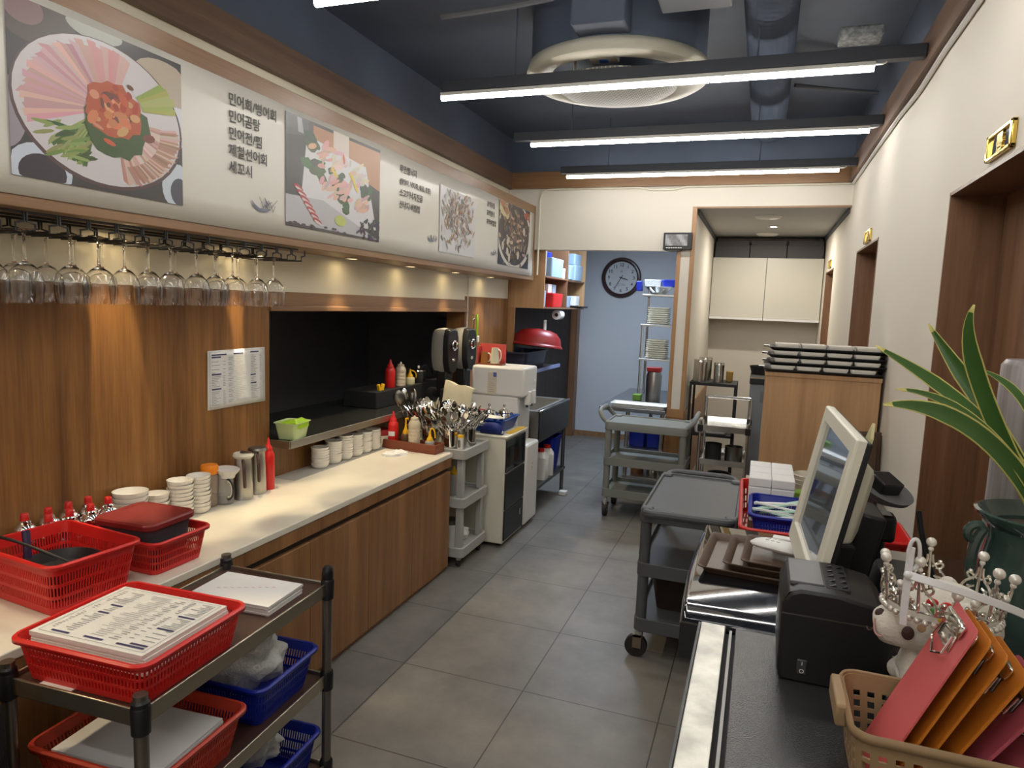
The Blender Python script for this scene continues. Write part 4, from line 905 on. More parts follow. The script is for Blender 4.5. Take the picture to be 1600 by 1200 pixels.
for x, y, l in ((-1.70, 5.56, 'white jug with red cap under the sink, nearer the water purifier'), (-1.70, 5.74, 'white jug with red cap under the sink, beside the blue bin')):
    if jug is None:
        jug = thing('chemical_jug', l, 'jug', (x, y, .2405), 0, 'white jugs with red caps under the sink')
        MB().loops([[(u, v, z) for u, v in rrect(L, W, .02)] for L, W, z in ((.12, .13, 0), (.125, .135, .01), (.125, .135, .19), (.08, .08, .225), (.05, .05, .235))]).build('jug_body', M_WHITE, jug)
        MB().cyl((0, 0, .235), (0, 0, .262), .03).build('cap', M_RED, jug); MB().tube(bez([(-.0, .06, .2), (.0, .08, .26), (0, .02, .25)]), .009, 8).build('handle', M_RED, jug)
    else: dup(jug, (x, y, .2405), .3, l)
tag(MB().loops([[(u, v, z) for u, v in rrect(L, L, .03)] for L, z in ((.20, 0), (.25, .30), (.265, .30), (.265, .315), (.235, .31), (.19, .01))]).build('blue_bin', M_BLUEP, loc=(-1.78, 5.935, .2405)), 'dark blue bin under the sink at the far leg', 'bin')
# wall bracket shelf, basin and tub above the sink
t = thing('bracket_shelf', 'narrow wall shelf with pale blue front bar above the sink', 'shelf', (-2.36, 6.45, 1.10))
MB().box((.0, -.42, -.008), (.36, .60, .0)).build('board', M_DKSTEEL, t)
MB().box((.36, -.42, -.022), (.375, .60, .012)).build('front_bar', mat('pale_blue_bar', (.22, .26, .48), .4), t)
tag(MB().loops([[(x, y, z) for x, y in rrect(L, W, .04)] for L, W, z in ((.26, .60, 0), (.30, .66, .16), (.32, .70, .16), (.32, .70, .175), (.28, .64, .17), (.24, .58, .01))]).build('storage_tub', mat('black_blue_plastic', (.012, .014, .03), .4), loc=(-2.185, 6.40, 1.102)), 'black-blue plastic tub on the shelf above the sink', 'tub')
tag(MB().lathe([(.0, -.012), (.12, 0), (.18, .022), (.225, .07), (.24, .14), (.255, .152), (.258, .166), (.24, .16), (.215, .07), (.1, .012), (0, .0)], n=40, capa=False, capb=False).build('red_basin', M_DKRED, loc=(-2.07, 6.52, 1.478), rot=(pi - .10, .06, .0)), 'dark red plastic basin upside down on the black-blue tub', 'basin')
t = thing('paper_roll', 'white paper roll on a holder under the wall shelf', 'paper roll', (-2.03, 7.05, 1.625))
MB().lathe([(.02, -.07), (.05, -.07), (.05, .07), (.02, .07)], n=24, capa=False, capb=False).build('roll', M_PAPER, t, rot=(pi/2, 0, 0)); MB().tube([(0, -.08, 0), (0, .09, 0)], .018, 10).build('core', M_BLACKM, t); MB().box((-.012, .075, 0), (.012, .085, .066)).build('bracket', M_DKSTEEL, t)
tag(MB().box((-.006, -.03, -.13), (.006, .03, .13)).build('wall_panel_strip', M_WHITE, loc=(-2.10, 6.82, 1.44)), 'white flat paddle standing behind the red basin', 'paddle')
struct('trim_10', MB().box((-2.36, 6.33, 0), (-2.27, 6.37, 1.69)), M_TRIM, smooth=False)
# open wall shelf unit
t = thing('wall_shelf', 'open timber wall shelf unit under the header at the end of the banner', 'shelf', (-2.36, 6.352, 1.688))
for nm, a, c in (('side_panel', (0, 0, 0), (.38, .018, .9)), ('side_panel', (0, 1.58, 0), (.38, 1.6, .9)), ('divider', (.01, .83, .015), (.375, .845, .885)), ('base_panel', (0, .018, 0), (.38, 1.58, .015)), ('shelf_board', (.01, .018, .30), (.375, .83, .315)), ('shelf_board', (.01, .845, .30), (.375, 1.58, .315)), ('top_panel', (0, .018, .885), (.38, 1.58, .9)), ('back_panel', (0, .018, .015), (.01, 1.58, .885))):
    MB().box(a, c).build(nm, M_PART if nm == 'side_panel' else M_WOODD, t, bevel=.001)  # inner boards take a darker wood for the dim shelf interior
PB = mat('pale_blue_plastic', (.26, .35, .43), .4)
def boxthing(name, l, cat, c, s, m, bev=.006): 
    return tag(MB().rprism(s[0], s[1], 0, s[2], min(s[0], s[1]) * .12, taper=.93).build(name, m, loc=c, bevel=bev), l, cat)
boxthing('clear_tub', 'clear pale tub on the upper left shelf compartment', 'tub', (-2.08, 6.83, 2.0035), (.18, .42, .19), PB)
boxthing('grey_bottle', 'grey tall container at the left end of the upper compartment', 'container', (-2.06, 6.45, 2.0035), (.10, .12, .24), mat('mid_grey', (.25, .25, .27), .5))
boxthing('slatted_basket', 'dark slatted basket between the grey container and the clear tub', 'basket', (-2.20, 6.62, 2.0035), (.10, .12, .20), mat('slate', (.12, .13, .17), .5))
boxthing('blue_jug', 'dark blue jug on top of the tub in the upper left compartment', 'jug', (-2.12, 6.80, 2.195), (.10, .14, .06), M_BLUEP)
boxthing('milk_carton', 'small white carton against the shelf divider', 'carton', (-2.03, 7.10, 2.0035), (.06, .09, .11), M_PAPER)
for k, (y, h) in enumerate(((7.30, .15), (7.62, .17))): boxthing('white_tub', ['white tub stack just right of the divider on the upper compartment', 'large white tub in the upper right shelf compartment'][k], 'tub', (-2.06, y, 2.0035), (.18, .14 if k == 0 else .34, h), PB)
boxthing('white_tub', 'large white tub topping another in the upper right shelf compartment', 'tub', (-2.06, 7.60, 2.175), (.16, .30, .12), PB)
boxthing('red_bin', 'red basket with snack packets in the lower left shelf compartment', 'basket', (-2.08, 6.86, 1.7035), (.20, .36, .14), M_RED)
for k, (y, c_) in enumerate(((6.78, M_PAPER), (6.93, PB))): boxthing('snack_packet', ['white packet poking out of the red shelf basket', 'pale blue packet poking out of the red shelf basket'][k], 'packet', (-2.08, y, 1.846), (.06, .13, .09), c_)
boxthing('clear_bottle', 'bottle with white cap at the left of the lower shelf compartment', 'bottle', (-2.05, 6.50, 1.7035), (.07, .07, .16), PB)
boxthing('glass_cup', 'clear cup beside the divider on the lower right compartment', 'cup', (-2.05, 7.36, 1.7035), (.10, .12, .12), PB)
boxthing('white_mug', 'white mug lying on the black tray of the lower right compartment', 'mug', (-2.06, 7.72, 1.725), (.12, .18, .11), M_PAPER)
boxthing('black_tray', 'small black tray under the white mug on the wall shelf', 'tray', (-2.04, 7.72, 1.7035), (.26, .36, .02), M_BLACK)
# ------------------------------------------------------------------ clock, little monitor, signs
def on_front(x, y, z): return Matrix(((1, 0, 0, x), (0, 0, -1, y), (0, 1, 0, z), (0, 0, 0, 1)))
ck = thing('wall_clock', 'round wall clock with brown frame on the blue-grey far wall', 'clock', (-1.752, 8.948, 2.11))
RX = pi / 2
MB().lathe([(.205, .0), (.255, .0), (.258, .02), (.245, .045), (.225, .048), (.207, .03), (.205, .012)], n=64, capa=False, capb=False).build('frame', mat('clock_frame', (.045, .022, .022), .3), ck, rot=(RX, 0, 0))
MB().lathe([(0, .012), (.207, .012)], n=64, capa=False, capb=False).build('dial', mat('clock_dial', (.52, .53, .54), .5), ck, rot=(RX, 0, 0))
for h in range(1, 13):
    a = pi / 2 - h * pi / 6
    text(str(h), 'numeral', .058, M_INK, ck, on_front(.163 * cos(a), -.014, .163 * sin(a) - .02), .0005, .001, 1, 'CENTER')
b = MB(); 
for k in range(60):
    a = k * pi / 30; r0 = .196
    b.add([((r0 + d) * cos(a) + e * sin(a), -.0145, (r0 + d) * sin(a) - e * cos(a)) for d, e in ((0, -.0012), (.007, -.0012), (.007, .0012), (0, .0012))], [(0, 1, 2, 3)])
b.build('minute_marks', M_INK, ck)
def hand(name, ang, L, w_, back):
    a = pi / 2 - radians(ang); u = Vector((cos(a), 0, sin(a))); n_ = Vector((-sin(a), 0, cos(a)))
    b = MB(); q = [(-back, w_), (L * .9, w_ * .8), (L, 0), (L * .9, -w_ * .8), (-back, -w_)]
    b.loops([[tuple(u * p + n_ * s + Vector((0, d, 0))) for p, s in q] for d in (-.022, -.019)]); b.build(name, M_BLACK, ck)
hand('hour_hand', 107, .095, .006, .025); hand('minute_hand', 210, .165, .0045, .04)
MB().cyl((0, -.026, 0), (0, -.014, 0), .009).build('hub', M_BLACK, ck)
b = MB().m(M_INK).box((-.010, -.0145, .086), (.010, -.0135, .093)).box((-.02, -.0145, .072), (.02, -.0135, .077)); b.build('maker_mark', None, ck)
b = MB().m(M_INK).box((-.045, -.0145, -.082), (.045, -.0135, -.079)).box((-.06, -.0145, -.098), (.06, -.0135, -.094)); b.build('dial_print', None, ck)
t = thing('small_monitor', 'small black monitor screen mounted at the pillar on the header', 'monitor', (-.742, 6.215, 2.318), -.05)
MB().box((-.122, -.02, -.072), (.122, .012, .072)).build('housing', M_BLACK, t, bevel=.004)
b = MB().m(M_PRINT); rg = random.Random(6)
for i in range(12):
    for j in range(6):
        g = .16 + .22 * max(0, sin(i * .75 + j * .5)) + rg.uniform(-.04, .04); b.col = (g, g, g * 1.04)
        b.add([(-.105 + i * .0158, -.0205, -.04 + j * .016), (-.105 + (i + 1) * .0158, -.0205, -.04 + j * .016), (-.105 + (i + 1) * .0158, -.0205, -.04 + (j + 1) * .016), (-.105 + i * .0158, -.0205, -.04 + (j + 1) * .016)], [(0, 1, 2, 3)])
b.build('screen', None, t, smooth=False)
b = MB()
for i in range(7): b.box((-.095 + i * .02, -.0225, -.062), (-.08 + i * .02, -.02, -.054))
b.build('buttons', M_PAPER, t); MB().box((-.03, .01, -.03), (.03, .034, .03)).build('wall_mount', M_BLACK, t)
MB().tube(bez([(-.12, 0, -.05), (-.14, 0, -.09), (.0, .0, -.10), (.04, .02, -.075)]), .003, 6).build('wire', M_BLACK, t)
def on_right(x, y, z): return Matrix(((0, 0, -1, x), (-1, 0, 0, y), (0, 1, 0, z), (0, 0, 0, 1)))
for y0, y1, z0, z1, tx, l in ((2.268, 2.505, 2.199, 2.276, '룸', 'gold framed black name plate over the nearest door on the right wall'), (4.93, 5.19, 2.205, 2.285, '룸', 'gold name plate over the middle door on the right wall'), (7.65, 7.9, 2.205, 2.285, '룸', 'gold name plate over the farthest door in the niche')):
    t = thing('name_plate', l, 'sign', (XR, (y0 + y1) / 2, z0)); L = (y1 - y0) / 2; h = z1 - z0
    MB().box((-.006, -L + .01, .006), (0, L - .01, h - .006)).build('plate', M_GLOSSBLK if y0 < 3 else mat('bronze', (.30, .20, .05), .3, .8), t)
    b = MB()
    for a, c in (((-.014, -L, 0), (0, -L + .02, h)), ((-.014, L - .02, 0), (0, L, h)), ((-.014, -L, 0), (0, L, .012)), ((-.014, -L, h - .012), (0, L, h))): b.box(a, c)
    b.build('frame', M_GOLD, t, bevel=.003)
    text(tx, 'lettering', .056, M_GOLD, t, on_right(-.008, 0, .019), .002, .002, 1.25, 'CENTER')
# ------------------------------------------------------------------ kitchen passage furniture
t = thing('worktable', 'stainless steel worktable in the kitchen passage behind the far trolley', 'table', (-1.05, 6.95, 0))
MB().box((-.30, -.78, .79), (.30, .80, .83)).build('table_top', mat('table_steel', (.30, .31, .33), .3, 1.0), t, bevel=.006)
for x in (-.04, .27):
    for y in (-.72, .74): MB().cyl((x, y, 0), (x, y, .79), .019, n=12).build('leg', M_STEEL, t)
MB().box((-.06, -.75, .18), (.29, .77, .20)).build('lower_shelf', M_BRUSH, t); MB().box((-.06, -.75, .44), (.29, .77, .455)).build('middle_shelf', M_BRUSH, t)
t = thing('overshelf', 'steel over-shelf rack standing on the worktable, stacked with crockery', 'rack', (-.98, 7.12, .8305))
for x in (-.15, .20):
    for y in (-.12, .2): MB().cyl((x, y, 0), (x, y, 1.12 if x > 0 or y > 0 else .72), .013, n=10).build('post', M_STEEL, t)
for z in (.375, .72, 1.02): MB().box((-.165, -.14, z), (.22, .22, z + .02)).build('shelf_board', M_BRUSH, t, bevel=.003)
src = None
for z, n, l in ((1.2265, 9, 'lower'), (1.5715, 8, 'upper')):
    for k in range(n):
        ll = 'cream crockery dish, %s of the pile on the %s rack shelf' % (ORD[n - 1 - k], l)
        if src is None:
            src = MB().loops([[(x, y, zz) for x, y in rrect(L, W, .02)] for L, W, zz in ((.16, .16, 0), (.21, .22, .018), (.21, .22, .021), (.15, .15, .004))]).build('dish', mat('cream_china', (.86, .83, .70), .35), loc=(-.985, 7.10, z)); tag(src, ll, 'dish', 'cream dishes on the steel rack')
        else: dup(src, (-.985 + .002 * (k % 3), 7.10, z + k * .0213), None, ll, 'cream dishes on the steel rack')
tag(MB().lathe([(0, 0), (.07, 0), (.13, .07), (.14, .07), (.14, .075), (.12, .07), (.06, .006)], n=28, capa=False, capb=False).build('steel_bowl', M_STEEL, loc=(-1.0, 7.07, 1.871)), 'steel bowl on the top rack shelf', 'bowl')
boxthing('white_basket', 'white slotted basket at the top of the steel rack', 'basket', (-1.06, 7.12, 1.948), (.17, .16, .07), mat('white_slots', (.55, .56, .55), .5, var=.3, vscale=120))
boxthing('blue_tub', 'dark blue tub beside the white basket on the steel rack', 'tub', (-.89, 7.10, 1.948), (.15, .17, .07), M_BLUEP)
boxthing('blue_cloth', 'dark blue bundle hanging off the corner of the steel rack', 'cloth', (-1.19, 7.06, 1.90), (.06, .08, .10), M_BLUEP, .012)
tag(MB().lathe([(0, 0), (.07, 0), (.075, .26), (.06, .30), (0, .30)], n=24, capa=False, capb=False).build('steel_canister', M_DKSTEEL, loc=(-.93, 6.62, .8305)), 'dark steel canister on the worktable', 'canister')
boxthing('red_cloth', 'red folded cloth draped on the steel canister', 'cloth', (-.93, 6.62, 1.131), (.14, .08, .045), M_DKRED, .02)
boxthing('green_packet', 'green vegetable packet at the back of the worktable', 'packet', (-1.10, 6.75, .8305), (.08, .10, .06), mat('leaf_green', (.14, .28, .03), .6))
for k, (y, z) in enumerate(((6.30, .8305), (6.62, .8305))):
    if k: continue
    t = thing('steel_tray', 'shallow steel tray with white rim at the front of the worktable', 'tray', (-1.0, y, z))
    MB().loops([[(x, yy, zz) for x, yy in rrect(L, W, .02)] for L, W, zz in ((.46, .20, 0), (.50, .23, .03), (.51, .24, .03), (.44, .18, .004))]).build('tray_body', M_WHITE, t)
for k, x in enumerate((-1.01, -.85)): boxthing('blue_crate', ['dark blue crate on the worktable middle shelf, left one', 'dark blue crate on the worktable middle shelf, right one'][k], 'crate', (x, 6.43, .4555), (.15, .26, .14), M_BLUEP)
for k, (x, m_) in enumerate(((-1.00, mat('copper', (.42, .2, .1), .35, .8)), (-.85, M_STEEL))): tag(MB().lathe([(0, 0), (.06, 0), (.066, .12), (.07, .12), (.062, .12)], n=24, capa=False).build('pot', m_, loc=(x, 6.38, .2005)), ['copper coloured pot on the lowest shelf of the worktable', 'steel pot on the lowest shelf of the worktable'][k], 'pot')
# ------------------------------------------------------------------ service trolleys
def trolley(l, loc, rz, L, W, tiers, m, mh, rise=.075, group='plastic service trolleys'):
    t = thing('service_trolley', l, 'trolley', loc, rz, group)
    for k, z in enumerate(tiers):
        b = MB()
        if k == 0: rs_ = [(L, W, z - .068), (L, W, z - .006), (L - .006, W - .006, z), (L - .03, W - .03, z), (L - .035, W - .035, z - .012)]
        else: rs_ = [(L, W, z - .068), (L, W, z), (L - .02, W - .02, z), (L - .03, W - .03, z - .03)]
        b.loops([[(x, y, zz) for x, y in rrect(a, c, .035)] for a, c, zz in rs_]); b.build('tray', m, t, bevel=.003)
    px, py = L / 2 - .032, W / 2 - .032
    for x in (-px, px):
        for y in (-py, py):
            for k in range(len(tiers) - 1): MB().cyl((x, y, tiers[k+1] - .03), (x, y, tiers[k] - .05), .027, n=18).build('post', m, t)
            b = MB().box((x - .03, y - .03, tiers[0] - .07), (x + .03, y + .03, tiers[0] + .003)); b.build('corner_cap', m, t, bevel=.01)
            MB().cyl((x, y, .08), (x, y, tiers[-1] - .05), .016, n=12).build('caster_stem', mh, t)
            fk = MB().box((x - .024, y - .012, .05), (x - .019, y + .03, .115)).box((x + .019, y - .012, .05), (x + .024, y + .03, .115)).box((x - .024, y - .015, .105), (x + .024, y + .032, .115)).build('caster_fork', mat('rusty_fork', (.22, .17, .12), .5, .6), t)
            MB().tube([(x - .015, y + .015, .055), (x + .015, y + .015, .055)], [.055, .055], 24).build('wheel', M_RUBBER, fk)
    z = tiers[0]
    for s in (-1, 1):
        pts = bez([(s * (L / 2 - .03), -W / 2 + .03, z - .02), (s * (L / 2 + .03), -W / 2 + .03, z - .02 + rise * .4), (s * (L / 2 + .065), -W / 2 + .05, z - .02 + rise * 1.27), (s * (L / 2 + .055), -W / 2 + .12, z - .02 + rise * 1.4)], 8) + bez([(s * (L / 2 + .055), W / 2 - .12, z - .02 + rise * 1.4), (s * (L / 2 + .065), W / 2 - .05, z - .02 + rise * 1.27), (s * (L / 2 + .03), W / 2 - .03, z - .02 + rise * .4), (s * (L / 2 - .03), W / 2 - .03, z - .02)], 8)
        MB().tube(pts, .019, 10).build('handle', m, t)
    return t
trolley('grey green plastic service trolley in front of the pillar and worktable', (-.818, 5.72, 0), 0, .66, .44, (.80, .505, .24), M_GREYTL, M_GREYS)
tn = trolley('dark grey plastic service trolley in the aisle beside the black counter', (-.262, 3.69, 0), pi / 2, .82, .455, (.765, .492, .21), M_GREYT, M_GREYS, .012)
t = thing('brown_bin', 'dark brown plastic bin on the lowest tier of the dark grey trolley', 'bin', (-.31, 3.62, .182))
MB().loops([[(x, y, z) for x, y in rrect(a, c, .03)] for a, c, z in ((.20, .24, 0), (.26, .31, .19), (.28, .33, .195), (.28, .33, .205), (.25, .30, .2), (.19, .23, .006))]).build('bin_body', mat('dark_brown_plastic', (.04, .025, .02), .45), t)
# steel cart and black rack at the niche mouth
t = thing('steel_cart', 'narrow steel serving cart at the mouth of the niche behind the trolley', 'cart', (-.22, 5.86, 0))
for z in (.80, .53, .26):
    b = MB().loops([[(x, y, zz) for x, y in rrect(a, c, .015)] for a, c, zz in ((.36, .50, z - .02), (.38, .52, z + .028), (.375, .515, z + .028), (.355, .495, z - .012))]); b.build('tray', M_STEEL, t)
for x in (-.18, .18):
    for y in (-.25, .25): MB().cyl((x, y, .06), (x, y, .86 if y < 0 else 1.0), .013, n=10).build('post', M_STEEL, t); MB().box((x - .02, y - .02, .775), (x + .02, y + .02, .83)).build('corner_clamp', M_BLACK, t, bevel=.004); wheel_parts(t, x, y, .03)
MB().tube([(-.18, .25, 1.0), (.18, .25, 1.0)], .013, 10).build('handle', M_STEEL, t)
for k, (x, z, r_, h_, m_, l) in enumerate(((-.30, .5485, .065, .13, M_BLACKM, 'black pot on the middle tier of the steel cart, left one'), (-.14, .5485, .07, .12, M_DKSTEEL, 'grey pot on the middle tier of the steel cart, right one'), (-.24, .2785, .09, .16, M_STEEL, 'steel pot on the lowest tier of the steel cart'))):
    tag(MB().lathe([(0, 0), (r_, 0), (r_, h_), (r_ * 1.05, h_), (r_ * .95, h_), (r_ * .94, .006), (0, .006)], n=24, capa=False, capb=False).build('pot', m_, loc=(x, 5.82, z - .029 + .0)), l, 'pot')
t = thing('black_rack', 'black metal rack with steel pots against the pillar side of the niche', 'rack', (-.37, 6.58, 0))
MB().box((-.205, -.2, 1.06), (.2, .22, 1.085)).build('top_board', M_BLACKM, t); MB().box((-.205, -.2, .60), (.2, .22, .62)).build('shelf_board', M_BLACKM, t)
for x in (-.195, .19):
    for y in (-.19, .21): MB().box((x - .01, y - .01, 0), (x + .01, y + .01, 1.06)).build('post', M_BLACKM, t)
for x, y, r, h, l in ((-.50, 6.52, .062, .20, 'larger steel canister on the black niche rack'), (-.47, 6.68, .06, .21, 'steel canister behind the larger one on the black niche rack'), (-.335, 6.50, .045, .18, 'slim steel canister on the black niche rack')):
    tag(MB().lathe([(0, 0), (r, 0), (r, h * .88), (r * 1.05, h * .9), (r, h * .94), (r, h), (0, h)], n=28, capa=False, capb=False).build('steel_canister', M_STEEL, loc=(x, y, 1.0855)), l, 'canister')
boxthing('brass_cup', 'small brass cup on the black niche rack', 'cup', (-.245, 6.62, 1.0855), (.06, .06, .10), mat('brass', (.5, .33, .1), .3, .9))
boxthing('white_stack', 'white sheet stack on the shelf of the black niche rack', 'paper', (-.37, 6.57, .6205), (.30, .30, .10), M_PAPER)
t = thing('chest_fridge', 'grey undercounter fridge in the niche beside the timber partition', 'fridge', (.23, 6.85, 0))
MB().box((-.29, -.42, .06), (.33, .42, 1.10)).build('fridge_body', mat('fridge_grey', (.17, .185, .20), .4), t, bevel=.006)
MB().box((-.295, -.43, 1.10), (.335, .43, 1.165)).build('fridge_top', M_BLACKM, t, bevel=.004); MB().box((-.293, -.432, 1.150), (.333, -.428, 1.166)).build('steel_lip', M_STEEL, t)
MB().box((-.20, -.424, .94), (.25, -.418, 1.04)).build('vent_panel', mat('vent_grey', (.12, .13, .14), .5), t)
for k, (x, y, r, h, m_, l) in enumerate(((.06, 6.80, .14, .07, M_BLACKM, 'black round pan on top of the grey fridge'), (.16, 7.12, .12, .10, M_DKSTEEL, 'grey pan at the back of the grey fridge top'))):
    tag(MB().lathe([(0, 0), (r * .85, 0), (r, h), (r * 1.03, h), (r * .97, h), (r * .82, .006), (0, .006)], n=28, capa=False, capb=False).build('pan', m_, loc=(x, y, 1.1665)), l, 'pan')
# wall cupboards of the niche with dark boxes on top
for k, (x0, x1, l) in enumerate(((-.60, .0, 'cream wall cupboard in the niche, left one'), (.0, .603, 'cream wall cupboard in the niche, right one beside the door'))):
    t = thing('wall_cupboard', l, 'cupboard', (x0, 8.52, 1.64), 0, 'cream cupboards in the niche'); L = x1 - x0
    MB().box((.002, .02, 0), (L - .002, .34, .715)).build('carcass', M_WHITE, t); MB().box((.004, 0, .03), (L - .004, .02, .712)).build('door', mat('cupboard_cream', (.58, .555, .48), .35), t, bevel=.002)
    MB().box((.004, -.012, .0), (L - .004, .02, .028)).build('grip_rail', M_PAPER, t, bevel=.002)
for k, (x0, x1) in enumerate(((-.58, -.2), (-.19, .2), (.21, .59))): tag(MB().box((x0, 8.55, 2.3555), (x1, 8.85, 2.50)).box((x0 + .01, 8.56, 2.50), (x1 - .01, 8.85, 2.555)).build('storage_box', mat('dark_storage', (.07, .065, .07), .6)), 'dark storage box on the cream cupboards, %s' % ('left of three', 'middle of three', 'right of three')[k], 'box')
# ------------------------------------------------------------------ timber partition with black trays
t = thing('timber_partition', 'waist-high timber cabinet partition carrying stacked black trays', 'cabinet', (.322, 4.1, 0))
MB().box((-.283, -.2, 0), (.268, .2, 1.395)).build('cabinet_body', M_PART, t, smooth=False); MB().box((-.288, -.205, 1.395), (.272, .205, 1.418)).build('top_board', M_PART, t, bevel=.002)
tr = None; ds = None; rg = random.Random(8)
for k in range(4):
    z = 1.4185 + k * .0385; l = 'black serving tray, %s in the stack on the timber partition' % ORD[3 - k]; ox = (-.012, .004, .0, .006)[k]
    if tr is None:
        tr = thing('black_tray', l, 'tray', (.322 + ox, 4.08, z), 0, 'black trays on the partition')
        MB().loops([[(x, y, zz) for x, y in rrect(a, c, .03)] for a, c, zz in ((.53, .36, 0), (.56, .39, .013), (.57, .40, .013), (.57, .40, .0175), (.55, .38, .0165), (.52, .35, .005))]).build('tray_body', M_BLACK, tr)
        b = MB()
        for s in (-1, 1): b.loops([[(s * x, y, zz) for x, y in ((.28, -.06), (.31, -.045), (.31, .045), (.28, .06))] for zz in (.011, .0175)])
        b.build('tray_ears', M_BLACK, tr)
    else: dup(tr, (.322 + ox, 4.08, z), None, l)
    for i in range(4):
        ll = 'white rectangular dish, %s from the left in the front row of the %s black tray' % (NTH[i], ['lowest', 'third', 'second', 'topmost'][k])
        p = (.322 + ox - .192 + i * .128, 3.962, z + .0065)
        if ds is None:
            ds = MB().loops([[(x, y, zz) for x, y in rrect(a, c, .012)] for a, c, zz in ((.10, .13, 0), (.120, .15, .022), (.120, .15, .0305), (.112, .142, .0305), (.095, .125, .006))]).build('white_dish', M_CHINA, loc=p); tag(ds, ll, 'dish', 'white dishes on the black trays')
        else: dup(ds, p, None, ll, 'white dishes on the black trays')
# ------------------------------------------------------------------ black cashier counter on the right
ct = thing('cashier_counter', 'black glossy cashier counter with steel edge strip along the right side', 'counter', (0, 0, 0))
ZK = 1.10
left = [(-.112, 1.392), (-.119, 1.50), (-.124, 1.65), (-.123, 1.80), (-.119, 1.95), (-.113, 2.06)]
out = left + [(.60, 2.06), (.60, 1.392)]
def inset(p, d): return [(x + (d if x < 0 else -d * .2), y + (d if y < 1.5 else -d) * .5) for x, y in p]
MB().loops([[(x, y, z) for x, y in o_] for o_, z in ((inset(out, .012), ZK - .09), (out, ZK - .082), (out, ZK - .012), (inset(out, .005), ZK - .002), (inset(out, .012), ZK))]).build('rear_top', M_GLOSSBLK, ct, angle=.9)
MB().box((-.055, 1.42, 0), (.58, 2.03, ZK - .09)).build('rear_body', mat('counter_dark', (.03, .022, .02), .25), ct, smooth=False)
MB().box((-.06, .25, 0), (.58, 1.388, ZK - .05)).build('front_body', MATS['counter_dark'], ct, smooth=False)
MB().box((-.075, .25, ZK - .055), (-.0705, 1.386, ZK + .001)).build('edge_liner', M_BLACK, ct)
MB().box((-.070, .25, ZK - .05), (-.022, 1.388, ZK + .002)).build('steel_strip', mat('scuffed_steel', (.40, .39, .345), .32, 1.0, bump=.1, bscale=25, var=.3, vscale=18), ct, bevel=.002)
MB().box((-.022, .25, ZK - .05), (-.004, 1.386, ZK - .014)).build('groove', M_BLACKM, ct); MB().box((-.015, .25, ZK - .02), (-.010, 1.386, ZK - .006)).build('groove_rib', M_DKSTEEL, ct)
MB().box((-.004, .25, ZK - .05), (.60, 1.388, ZK)).build('front_top', mat('black_grain', (.026, .026, .026), .27, bump=.22, bscale=420, spec=.7), ct, bevel=.002)
# low counter behind, towards the partition
lc = thing('low_counter', 'low dark counter between the cashier counter and the timber partition', 'counter', (0, 0, 0))
MB().box((.0, 2.09, 0), (.59, 3.88, .83)).build('body', M_DARKW, lc, smooth=False); MB().box((-.02, 2.08, .83), (.60, 3.888, .85)).build('top', M_GLOSSBLK, lc)
# nested brown trays
tr = None
for k, (x, y, w_, h_, l) in enumerate(((.065, 1.785, .31, .27, 'brown tray at the bottom of the three overlapping trays on the black counter'), (.10, 1.79, .27, .225, 'brown tray in the middle of the three overlapping trays'), (.125, 1.795, .24, .205, 'brown tray on top of the three overlapping trays, under the white handset'))):
    z = ZK + .0005 + k * .0075
    tag(MB().loops([[(u, v, zz) for u, v in rrect(a, c, .016)] for a, c, zz in ((w_ - .02, h_ - .02, 0), (w_, h_, .014), (w_ + .012, h_ + .012, .016), (w_ + .012, h_ + .012, .019), (w_ - .002, h_ - .002, .017), (w_ - .026, h_ - .026, .004))]).build('brown_tray', M_BROWNTRAY, loc=(x, y, z), rot=(0, 0, -.06)), l, 'tray', 'overlapping brown trays')
ph = thing('handset', 'white oval plastic handset with buttons lying on the brown trays', 'handset', (.085, 1.80, ZK + .0325), -.35)
b = MB(); rings = []
for k in range(15):
    u = -1 + 2 * k / 14; w_ = .034 * sqrt(max(.02, 1 - abs(u) ** 3)); h_ = .024 * sqrt(max(.05, 1 - abs(u) ** 3))
    rings.append([(.075 * u, w_ * cos(a), .008 + h_ * .55 * (sin(a) + .55)) for a in [2 * pi * j / 20 for j in range(20)]])
b.loops(rings).build('handset_body', M_WHITE, ph)
b = MB()
for i in range(3):
    for j in range(2): b.rprism(.009, .006, .024, .0285, .002, (-.03 + i * .013, -.008 + j * .014))
b.build('buttons', mat('pale_grey', (.52, .52, .50), .4), ph)
tag(MB().box((-.05, -.014, 0), (.05, .014, .016)).build('white_block', M_WHITE, loc=(.118, 1.875, ZK + .0325), rot=(0, 0, -.1), bevel=.003), 'slim white block behind the white handset', 'block')
